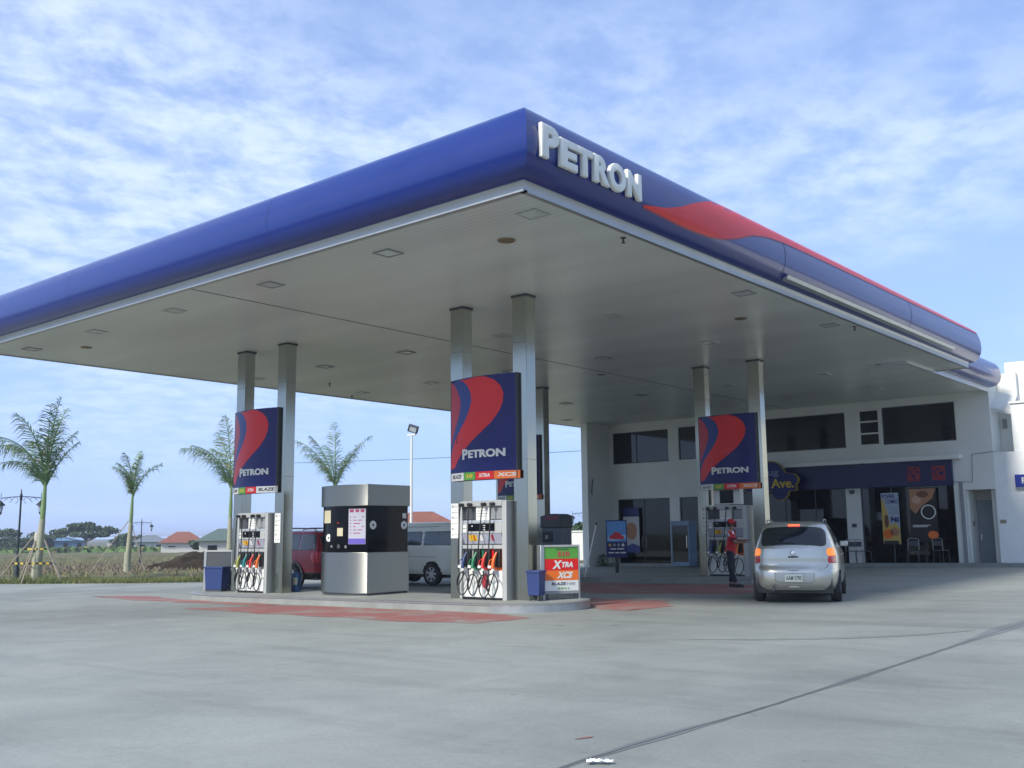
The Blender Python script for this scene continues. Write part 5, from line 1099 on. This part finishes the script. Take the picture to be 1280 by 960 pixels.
# ================================================================ PEOPLE
def skinned(name,nodes,edges,m,parent,sub=2,root=0):
    me=bpy.data.meshes.new(name); idx={k:i for i,k in enumerate(nodes)}
    me.from_pydata([n[0] for n in nodes.values()],[(idx[a],idx[b]) for a,b in edges],[]); me.materials.append(m)
    o=link(bpy.data.objects.new(name,me)); o.parent=parent
    md=o.modifiers.new('skin','SKIN'); md.use_smooth_shade=True
    if not me.skin_vertices: 
        bpy.context.view_layer.update()
    sv=me.skin_vertices[0].data
    for i,n in enumerate(nodes.values()): r_=n[1]; sv[i].radius=(r_,r_) if not isinstance(r_,tuple) else r_
    sv[root].use_root=True
    s=o.modifiers.new('sub','SUBSURF'); s.levels=sub; s.render_levels=sub; return o
def person(x,y,z,rz,label,arms,legs,shirt,trouser,cap=None,lean=0,scale=1,sleeve_w=None,hair=True):
    rt=thing('person',(x,y,z),label,'person',rz=rz); rt.scale=(scale,)*3
    # local: faces +X, y left
    N={'pel':((0,0,.93),(.12,.15)),'bel':((.0+lean*.3,0,1.06),(.11,.14)),'che':((.01+lean*.7,0,1.28),(.12,.17)),'nek':((lean,0,1.47),.055),'hd0':((.015+lean,0,1.53),.06),'hd1':((.025+lean,0,1.62),(.085,.075)),'hd2':((.01+lean,0,1.70),(.075,.068))}
    E_=[('pel','bel'),('bel','che'),('che','nek'),('nek','hd0'),('hd0','hd1'),('hd1','hd2')]
    for s,t in ((1,'l'),(-1,'r')):
        N['sh'+t]=((.0+lean*.8,s*.18,1.38),.065); N['el'+t]=(arms[t][0],.043); N['wr'+t]=(arms[t][1],.028)
        wr=Vector(arms[t][1]); d=(wr-Vector(arms[t][0])).normalized(); N['pa'+t]=(tuple(wr+d*.06),.032)
        E_+=[('che','sh'+t),('sh'+t,'el'+t),('el'+t,'wr'+t),('wr'+t,'pa'+t)]
        N['hi'+t]=((0,s*.09,.88),.085); N['kn'+t]=(legs[t][0],.055); N['an'+t]=(legs[t][1],.038); fz=legs[t][1]
        N['to'+t]=((fz[0]+.15,fz[1],max(.035,fz[2]-.05)),.03); E_+=[('pel','hi'+t),('hi'+t,'kn'+t),('kn'+t,'an'+t),('an'+t,'to'+t)]
        side=d.cross(Vector((0,0,1))).normalized(); upv=side.cross(d)
        for k in range(4):
            a=wr+d*.085+side*(.026-.0175*k); ln=(.07,.08,.075,.058)[k]; c_=-upv
            N[f'f{k}a'+t]=(tuple(a),.0095); N[f'f{k}b'+t]=(tuple(a+d*ln*.5+c_*.008),.0085); N[f'f{k}c'+t]=(tuple(a+d*ln*.85+c_*.03),.007); E_+=[('pa'+t,f'f{k}a'+t),(f'f{k}a'+t,f'f{k}b'+t),(f'f{k}b'+t,f'f{k}c'+t)]
        a=wr+d*.035+side*.03*(1 if t=='l' else 1); N['t0'+t]=(tuple(a),.011); N['t1'+t]=(tuple(a+d*.04+side*.03),.009); E_+=[('pa'+t,'t0'+t),('t0'+t,'t1'+t)]
    body=skinned('body',N,E_,skin,rt,2)
    hx=.02+lean
    mb=MB(); mb.tube([(hx+.085,0,1.64),(hx+.118,0,1.605),(hx+.09,0,1.60)],[.010,.016,.012],8); mb.build('nose',skin,rt)
    for s in (1,-1):
        MB().lathe([(0,-.008),(.009,0),(0,.008)],(hx+.083,s*.03,1.645),'x',10).build('eye',black,rt); MB().tube([(hx-.01,s*.078,1.60),(hx-.015,s*.086,1.64),(hx,s*.08,1.66)],.014,6).build('ear',skin,rt)
    MB().tube([(hx+.088,.022,1.565),(hx+.095,0,1.563),(hx+.088,-.022,1.565)],.006,6).build('mouth',mat('lips',(.18,.06,.05),.5),rt)
    # shirt: torso and sleeves
    S={'a':((0,0,.80),(.13,.165)),'a2':((0,0,.92),(.14,.17)),'b':((lean*.3,0,1.05),(.13,.16)),'c':((.01+lean*.7,0,1.28),(.145,.195)),'d':((lean,0,1.44),.075)}; ES=[('a','a2'),('a2','b'),('b','c'),('c','d')]
    for s,t in ((1,'l'),(-1,'r')):
        S['s'+t]=((lean*.8,s*.185,1.385),.085); e_=Vector(arms[t][0]); p=Vector((lean*.8,s*.185,1.385)); S['e'+t]=(tuple(p+(e_-p)*.85),.062); ES+=[('c','s'+t),('s'+t,'e'+t)]
    sh=skinned('shirt',S,ES,shirt,rt,2)
    if sleeve_w:
        Y_={'c':((.012+lean*.75,0,1.33),(.150,.20)),'d':((lean,0,1.455),.08)}; EY=[('c','d')]
        for s,t in ((1,'l'),(-1,'r')): Y_['s'+t]=((lean*.8,s*.187,1.39),.090); p=Vector((lean*.8,s*.187,1.39)); e_=Vector(arms[t][0]); Y_['e'+t]=(tuple(p+(e_-p)*.35),.074); EY+=[('c','s'+t),('s'+t,'e'+t)]
        skinned('shirt_yoke',Y_,EY,sleeve_w,sh,2)
        for s,t in ((1,'l'),(-1,'r')):
            p=Vector((lean*.8,s*.187,1.39)); e_=Vector(arms[t][0]); q=p+(e_-p)*.62; d=(e_-p).normalized(); MB().tube([q-d*.02,q+d*.02],.074,14).build('sleeve_band',cloth_k,sh)
    Tn={'p':((0,0,1.0),(.12,.15)),'q':((0,0,.86),(.12,.15))}; ET=[('p','q')]
    for s,t in ((1,'l'),(-1,'r')):
        kn,an=Vector(legs[t][0]),Vector(legs[t][1]); Tn['h'+t]=((0,s*.09,.82),.10); Tn['k'+t]=(tuple(kn),.078); Tn['n'+t]=(tuple(an+Vector((0,0,.03))),.062); ET+=[('q','h'+t),('h'+t,'k'+t),('k'+t,'n'+t)]
    tr_=skinned('trousers',Tn,ET,trouser,rt,2)
    for s,t in ((1,'l'),(-1,'r')):
        a=legs[t][1]; MB().tube([(a[0]-.05,a[1],max(.05,a[2]-.03)),(a[0]+.04,a[1],max(.05,a[2]-.035)),(a[0]+.15,a[1],max(.038,a[2]-.055)),(a[0]+.19,a[1],max(.035,a[2]-.06))],[.042,.048,.042,.02],10).build('shoe',black,rt)
    if cap:
        MB().lathe([(.098,1.655),(.10,1.69),(.088,1.735),(.055,1.765),(0,1.775)],(hx-.005,0,0),seg=20).build('cap',cap,rt)
        MB().prism([(0,-.08),(.10,-.06),(.13,0),(.10,.06),(0,.08)],lambda a,b,d:(hx+.06+a,b,1.668+d-a*.15),0,.012).build('cap_peak',cap,rt)
    if hair: MB().lathe([(.055,1.56),(.088,1.60),(.094,1.655),(.085,1.70),(.06,1.74),(0,1.755)],(hx-.022,0,0),seg=20).build('hair',hairm,rt)
    return rt
person(-12.86,24.20,G(-12.9,24.2),R(25),'attendant in red cap, red and white shirt and dark trousers standing at the shaded pump',
    {'l':((.16,.24,1.14),(.38,.16,1.20)),'r':((.14,-.25,1.14),(.37,-.16,1.16))},{'l':((.03,.10,.49),(-.03,.11,.075)),'r':((-.02,-.09,.49),(.12,-.10,.075))},cloth_red,cloth_k,cap=cloth_red,lean=.03,sleeve_w=cloth_w)
# reflective trouser bands on attendant
person(-24.25,17.75,G(-24.2,17.7)+.0,R(-100),'person with dark hair and a white shirt, half hidden behind the left column',
    {'l':((.05,.26,1.13),(.20,.22,.95)),'r':((.05,-.26,1.13),(.2,-.2,.95))},{'l':((.02,.10,.49),(0,.11,.075)),'r':((.0,-.1,.49),(.02,-.1,.075))},cloth_w,cloth_k,lean=.05,scale=.97)
# ================================================================ TREES, LAMPS, HOUSES
def palm(x,y,hc,r0,fr,label,lean=(0,0),seed=1,base=None):
    """hc = height of crown base, fr = list of (azimuth deg, elevation deg, length, droop)"""
    z=T(x,y) if base is None else base; rt=thing('royal_palm',(x,y,z),label,'palm tree',group='young palms beyond the forecourt'); rn=random.Random(seed)
    h1=hc*.62
    pts_=[(0,0,-.1),(0,0,.15),(0,0,.9)]+[(lean[0]*t,lean[1]*t,h1*t) for t in (.4,.7,1)]
    MB().tube(pts_,[r0*1.5,r0*1.25,r0*1.08,r0*.95,r0*.8,r0*.66],12).build('trunk',trunkp,rt)
    top=(lean[0]*1.3,lean[1]*1.3,hc); MB().tube([(lean[0],lean[1],h1-.01),(lean[0]*1.1,lean[1]*1.1,h1+(hc-h1)*.3),top],[r0*.60,r0*.62,r0*.34],10).build('crown_shaft',shaftm,rt)
    for az,el,ln,dr in fr:
        a=R(az); d=Vector((math.cos(a),math.sin(a),0)); p=Vector(top)-Vector((0,0,.25)); e_=R(el); K=26; P=[p.copy()]; dr=dr*rn.uniform(.9,1.25)
        for k in range(K):
            t=k/K; ee=e_-R(dr)*t**1.6; p=p+(d*math.cos(ee)+Vector((0,0,1))*math.sin(ee))*ln/K; P.append(p.copy())
        fo=MB().tube(P,[.035*(1-k/(K+2))+.005 for k in range(K+1)],5).build('frond',palml,rt); side=Vector((-d.y,d.x,0)); mb=MB(); M_=64
        for k in range(M_):
            t=.10+.90*k/M_
            if rn.random()<.16: continue
            i=min(int(t*K),K-1); q=P[i].lerp(P[i+1],t*K-i); tg=(P[i+1]-P[i]).normalized(); L_=.80*ln/2.6*(math.sin(PI*min(1,.12+t*.86))**.6)*rn.uniform(.75,1.15)
            for s in (-1,1):
                dd=(side*s*.75+tg*rn.uniform(.45,.9)+Vector((rn.gauss(0,.18),rn.gauss(0,.18),rn.uniform(-.35,.2)))+Vector((-.766,-.643,0))*.28).normalized(); m1=q+dd*L_*.5+Vector((0,0,-.10*L_)); m2=q+dd*L_*.86+Vector((0,0,-.55*L_)); wn=tg.cross(dd).cross(dd).normalized()*.0145*rn.uniform(.7,1.4)
                mb.add([q-wn*.6,q+wn*.6,m1+wn,m1-wn,m2],[(0,1,2,3),(3,2,4)],1 if rn.random()<.14 else 0)
        mb.build('leaflets',[palml,palmy],fo,smooth=None)
    return rt
vd=Vector((-.6356,.7577)); # view direction on the ground; image right = (.766,.643)
IR=40.0  # azimuth of image right
def az(side,depth=0): return IR+math.degrees(math.atan2(depth,side))
palm(-40.42,18.83,3.95,.165,[(az(-1,.3),66,3.7,105),(az(-1,-.5),72,3.6,85),(az(-1,1),74,3.2,70),(az(-.4,-1),80,3.4,45),(az(.3,1),84,3.5,30),(az(.3,-.6),82,3.5,28),(az(1,.2),78,2.6,40),(az(1,-1),80,2.9,45),(az(1,.9),68,2.3,30),(az(-1,0),60,2.6,90),(az(.1,0),88,3.7,14)],'tall wind-blown palm propped with poles beside the double lantern',(.12,.05),3)
palm(-45.4,25.45,3.75,.14,[(az(-1,.2),86,2.1,60),(az(-.4,-1),87,2.3,35),(az(.2,1),86,2.4,25),(az(.6,-.4),85,2.1,30),(az(1,.2),72,2.2,50),(az(-1,-.6),84,1.9,75)],'thin pale palm standing alone in the field, right of the lantern palm',(.08,.04),5)
palm(-41.3,28.3,4.15,.15,[(az(-1,.1),66,3.6,78),(az(-1,-.6),72,3.0,75),(az(-1,.8),74,3.0,60),(az(-.5,.5),78,3.4,40),(az(-.1,-.5),84,3.6,22),(az(.3,.6),82,3.4,30),(az(1,0),75,2.8,50)],'palm with a long drooping frond, partly behind the left pump sign',(.0,.0),7)
palm(-47.4,39.8,4.75,.15,[(az(-1,.1),68,4.0,48),(az(-1,-.8),74,3.6,40),(az(-.6,1),74,3.6,45),(az(-.1,.3),87,4.1,14),(az(1,.1),68,3.9,28),(az(1,-.8),68,3.0,45),(az(.7,1),68,3.1,45),(az(-.8,.1),74,3.0,60)],'feathery palm whose crown shows above the steel kiosk',(0,0),9)
# props round the first palm and one pole at the second
pr=thing('palm_props',(-40.42,18.83,T(-40.42,18.83)),'weathered wooden poles and yellow-black tape bracing the palm beside the lantern','props')
feet=[(-1.25,-1.05),(-.45,-.5),(.15,-.65),(.95,.55),(.5,.85)]
for fx,fy in feet: MB().tube([(fx,fy,-.05),(.02+fx*.08,.02+fy*.08,1.9)],.024,7).build('pole',woodm,pr)
tape=mat('tape_yellow',(.62,.46,.05),.5)
for zz,k in ((.72,.62),(1.28,.36)):
    P=[(feet[i][0]*k,feet[i][1]*k,zz) for i in (1,2,3,4,0)]; mb=MB(); n_=0
    for a,b in zip(P,P[1:]+P[:1]):
        a,b=Vector(a),Vector(b); S_=max(2,int((b-a).length/.12))
        for j in range(S_):
            p,q=a.lerp(b,j/S_),a.lerp(b,(j+1)/S_); mb.add([p+Vector((0,0,-.035)),q+Vector((0,0,-.035)),q+Vector((0,0,.035)),p+Vector((0,0,.035))],[(0,1,2,3)],n_%2); n_+=1
    mb.build('warning_tape',[tape,black],pr,smooth=None)
mb=MB(); mb.lathe([(.15,1.6),(.17,1.7),(.15,1.95)],seg=12); mb.build('trunk_wrap',mat('pale_rag',(.45,.43,.36),.9),pr)
pr=thing('palm_props',(-45.4,25.45,T(-45.4,25.45)),'single slanting wooden prop against the thin pale palm','props'); MB().tube([(-1.0,-1.3,0),(0,-.05,2.4)],.022,7).build('pole',woodm,pr); MB().tube([(.7,.5,0),(0.05,.05,2.4)],.02,7).build('pole',woodm,pr)
def lantern(x,y,z,s,label,rz=R(40)):
    rt=thing('street_lamp',(x,y,z),label,'street lamp',rz=rz); rt.scale=(s,)*3
    MB().lathe([(.20,0),(.20,.10),(.12,.14),(.11,.55),(.075,.62),(.085,.70),(.05,.80),(.045,1.2),(.035,3.3),(.055,3.36),(.055,3.56),(.03,3.6),(.02,3.75),(0,3.82)],seg=14).build('post',ironm,rt)
    for sg in (-1,1):
        mb=MB(); mb.tube([(0,0,3.48),(sg*.3,0,3.47),(sg*.84,0,3.42)],.016,6)
        for cx,r_ in ((.24,.12),(.50,.10),(.70,.06)): mb.tube([(sg*(cx+r_*math.cos(q)),0,3.44-r_*1.0+r_*math.sin(q)) for q in [2*PI*k/12 for k in range(10)]],.010,5)
        mb.build('scroll_arm',ironm,rt)
        c=(sg*.84,0,0); ln=MB().lathe([(0,3.34),(.03,3.30),(.19,3.14),(.20,3.11),(.0,3.10)],c,seg=8).build('lantern_hood',ironm,rt); MB().tube([(sg*.84,0,3.3),(sg*.84,0,3.62)],.012,6).build('finial',ironm,ln)
        MB().lathe([(.12,3.10),(.07,2.82)],c,seg=8).build('lantern_glass',mat('milky_glass',(.35,.42,.48),.2),ln); MB().lathe([(.08,2.83),(.05,2.76),(0,2.70)],c,seg=8).build('lantern_base',ironm,ln)
    return rt
b0=MB()
lantern(-42.0,18.75,T(-42,18.75),.98,'dark double-armed lantern post at the far left edge of the forecourt')
MB().bx(-42.35,-41.65,18.45,19.05,T(-42,18.75)-.1,T(-42,18.75)+.12).build('lamp_footing',kerbm) and tag(bpy.data.objects['lamp_footing'],'small concrete footing under the left lantern post','footing')
lantern(-41.8,57.6,-.55,1.0,'distant double-armed lantern post seen in the gap between the price board and the shop')
lantern(-64,36.8,T(-64,36.8),.8,'small far lantern post standing in the field beside the umbrella-shaped tree')
fl_=thing('floodlight_pole',(-39.4,38.4,T(-39.4,38.4)),'thin white pole with one floodlight on top, right of the steel kiosk','light pole')
MB().lathe([(.09,0),(.075,3),(.06,6.9),(.0,6.92)],seg=12).build('pole',offw,fl_); MB().bx(-.3,.3,-.06,.06,6.92,7.0).build('bracket',offw,fl_)
hd_=MB().bx(-.28,.28,-.10,.10,-.2,.2).build('lamp_head',dkgrey,fl_,bevel=.02); hd_.location=(.12,0,7.28); hd_.rotation_euler=(R(28),R(18),R(40)); MB().bx(-.18,.18,-.112,-.101,-.13,.13).build('lamp_glass',mat('lamp_glass2',(.55,.6,.6),.15),hd_)
# overhead wire
wr=MB().tube([(-75+k*4.2*1.0,52+k*.55,7.15+.0025*((k-9)*4.2)**2*.18) for k in range(14)],.02,5); tag(wr.build('overhead_wire',dkgrey),'thin sagging overhead wire crossing the sky behind the kiosk','wire')
def tree(x,y,z,h,w_,label,trunk_h=.35,n=900,leaf=.28,shape='round',seed=1,name='broadleaf_tree'):
    rn=random.Random(seed); rt=thing(name,(x,y,z),label,'tree',group='distant trees beyond the field')
    mb=MB(); C=[]
    for k in range(16 if shape!='flat' else 22):
        a=rn.uniform(0,2*PI); t=rn.random()**.5
        if shape=='flat': C.append((w_*.46*t*math.cos(a),w_*.46*t*math.sin(a),h*(.80-.28*t*t+rn.uniform(-.10,.10)),w_*rn.uniform(.09,.16),h*rn.uniform(.07,.12)))
        else: C.append((w_*.34*t*math.cos(a),w_*.34*t*math.sin(a),h*rn.uniform(.30,.84),w_*rn.uniform(.13,.24),h*rn.uniform(.11,.19)))
    for cx,cy,cz,rx,rz_ in C:
        for _ in range(n//len(C)):
            d=Vector((rn.gauss(0,1),rn.gauss(0,1),rn.gauss(0,1))).normalized()*(rn.random()**.35); p=Vector((cx+d.x*rx,cy+d.y*rx,cz+d.z*rz_)); q=Vector((rn.gauss(0,1),rn.gauss(0,1),rn.gauss(0,1))).normalized(); e_=q.orthogonal().normalized()*leaf*rn.uniform(.5,1); q=q*leaf*rn.uniform(.6,1.2); mb.add([p-q,p+e_,p+q,p-e_],[(0,1,2,3)])
    mb.build('crown',leafm,rt,smooth=None)
    mb=MB(); mb.tube([(0,0,-.2),(.05*h,0,h*.25),(0,0,h*.6)],[h*.035,h*.028,h*.012],8)
    for cx,cy,cz,_,_ in C[:7]: mb.tube([(0,0,h*.3),(cx*.5,cy*.5,cz*.72),(cx,cy,cz)],[h*.018,h*.012,h*.004],5)
    mb.build('trunk',barkm,rt); return rt
DIRS={0:(-.9188,.3948),22:(-.9132,.4075),45:(-.9071,.4209),75:(-.8987,.4385),105:(-.8898,.4563),160:(-.8722,.4891),190:(-.8619,.5071),225:(-.8491,.5282),265:(-.8337,.5523),530:(-.7073,.7069),715:(-.5978,.8016)}
def dirp(px,d):
    ks_=sorted(DIRS); 
    for a,b in zip(ks_,ks_[1:]):
        if a<=px<=b: t=(px-a)/(b-a); break
    else: a,b=(ks_[0],ks_[1]); t=(px-a)/(b-a)
    v=Vector(DIRS[a]).lerp(Vector(DIRS[b]),t).normalized()*d; return v.x,v.y
def zt(px,d): x,y=dirp(px,d); return x,y,T(x,y)
x,y,z=zt(106,225); tree(x,y,z,6.3,11.5,'broad umbrella-shaped dark tree beyond the field',n=4200,leaf=.24,shape='flat',seed=3,name='umbrella_tree')
for px,d,h,w_,lb,sd_ in ((2,235,5.2,8,'dark round tree at the extreme left edge of the horizon',1),(33,228,3.9,7,'dense tree behind the lantern post on the horizon',2),(52,245,4.2,6,'low tree right behind the propped palm trunk',4),(150,236,2.9,4.5,'rounded tree right of the umbrella-shaped tree',5),(163,232,4.0,6.5,'dark tree behind the thin pale palm trunk',6),(196,262,3.0,4.5,'small tree top peeking over the grey roof',7),(252,150,1.9,4.0,'bush in front of the green-grey roofed house',8),(18,262,3.2,9,'hazy tree between the edge tree and the lantern post',9)):
    x,y,z=zt(px,d); tree(x,y,z,h,w_,lb,n=1700,leaf=.22,seed=sd_)
tree(-33.2,50.5,-.3,3.1,4.2,'green shrubby tree top above the low white wall',n=1500,leaf=.14,seed=12); tree(-36.9,50.8,-.3,2.7,3.2,'thinner green bush above the left end of the low white wall',n=700,leaf=.13,seed=13)
def house(px,d,w_,dp,hw,hr,roof,label,wall=houseW,rz=None,z=None,gable=False):
    x,y=dirp(px,d); z=T(x,y) if z is None else z; rt=thing('house',(x,y,z),label,'house',rz=math.atan2(-x,y) if rz is None else rz)
    MB().bx(-w_/2,w_/2,-dp/2,dp/2,-.5,hw).build('wall',wall,rt); o=.5; a,b=w_/2+o,dp/2+o; k=w_*.5*.30 if not gable else a
    mb=MB(); mb.add([(-a,-b,hw),(a,-b,hw),(a,b,hw),(-a,b,hw),(-k,0,hw+hr),(k,0,hw+hr)],[(0,1,5,4),(1,2,5),(2,3,4,5),(3,0,4),(3,2,1,0)]); mb.build('roof',roof,rt,smooth=None)
    n_=max(2,int(w_/3))
    for i in range(n_):
        cx=-w_/2+w_*(i+.5)/n_; wn_=MB().bx(cx-.5,cx+.5,-dp/2-.03,-dp/2-.001,.9,hw-.5).build('window',upglass,rt); MB().bx(cx-.58,cx+.58,-dp/2-.06,-dp/2-.031,.8,.89).build('sill',houseW,wn_)
    return rt
house(188,205,5.8,6,1.8,1.3,roof_g,'low house with pale walls and a grey hipped roof, left of the red-roofed house')
house(228,170,6.4,6,1.6,1.7,tile_r,'house with a red-orange tiled hipped roof on the horizon')
house(281,120,5.6,5,2.2,1.35,roof_gg,'white house with a dark green-grey roof behind the left price board',z=-1.1)
house(527,92,6.5,6,3.1,1.5,tile_r,'red roof peeking over the white van',z=-1.0)
house(73,270,12,8,2.4,.9,bluesheet,'long low blue and white shed on the far horizon',wall=bluesheet)
house(-2+170,300,14,8,2.6,1.2,roof_g,'faint grey shed far behind the thin pale palm')
# ================================================================ HAZE (even density, one closed box round everything)
hm=bpy.data.materials.new('air'); hm.use_nodes=True; t=hm.node_tree; t.nodes.clear(); o=nn(t,'ShaderNodeOutputMaterial'); v=nn(t,'ShaderNodeVolumePrincipled',i={'Density':.0006,'Anisotropy':.2}); v.inputs['Color'].default_value=(.80,.88,1,1); t.links.new(v.outputs[0],o.inputs['Volume'])
hz_=MB().bx(-9000,9000,-9000,9000,-3.8,11.0).build('haze',hm,smooth=None); tag(hz_,kind='stuff')
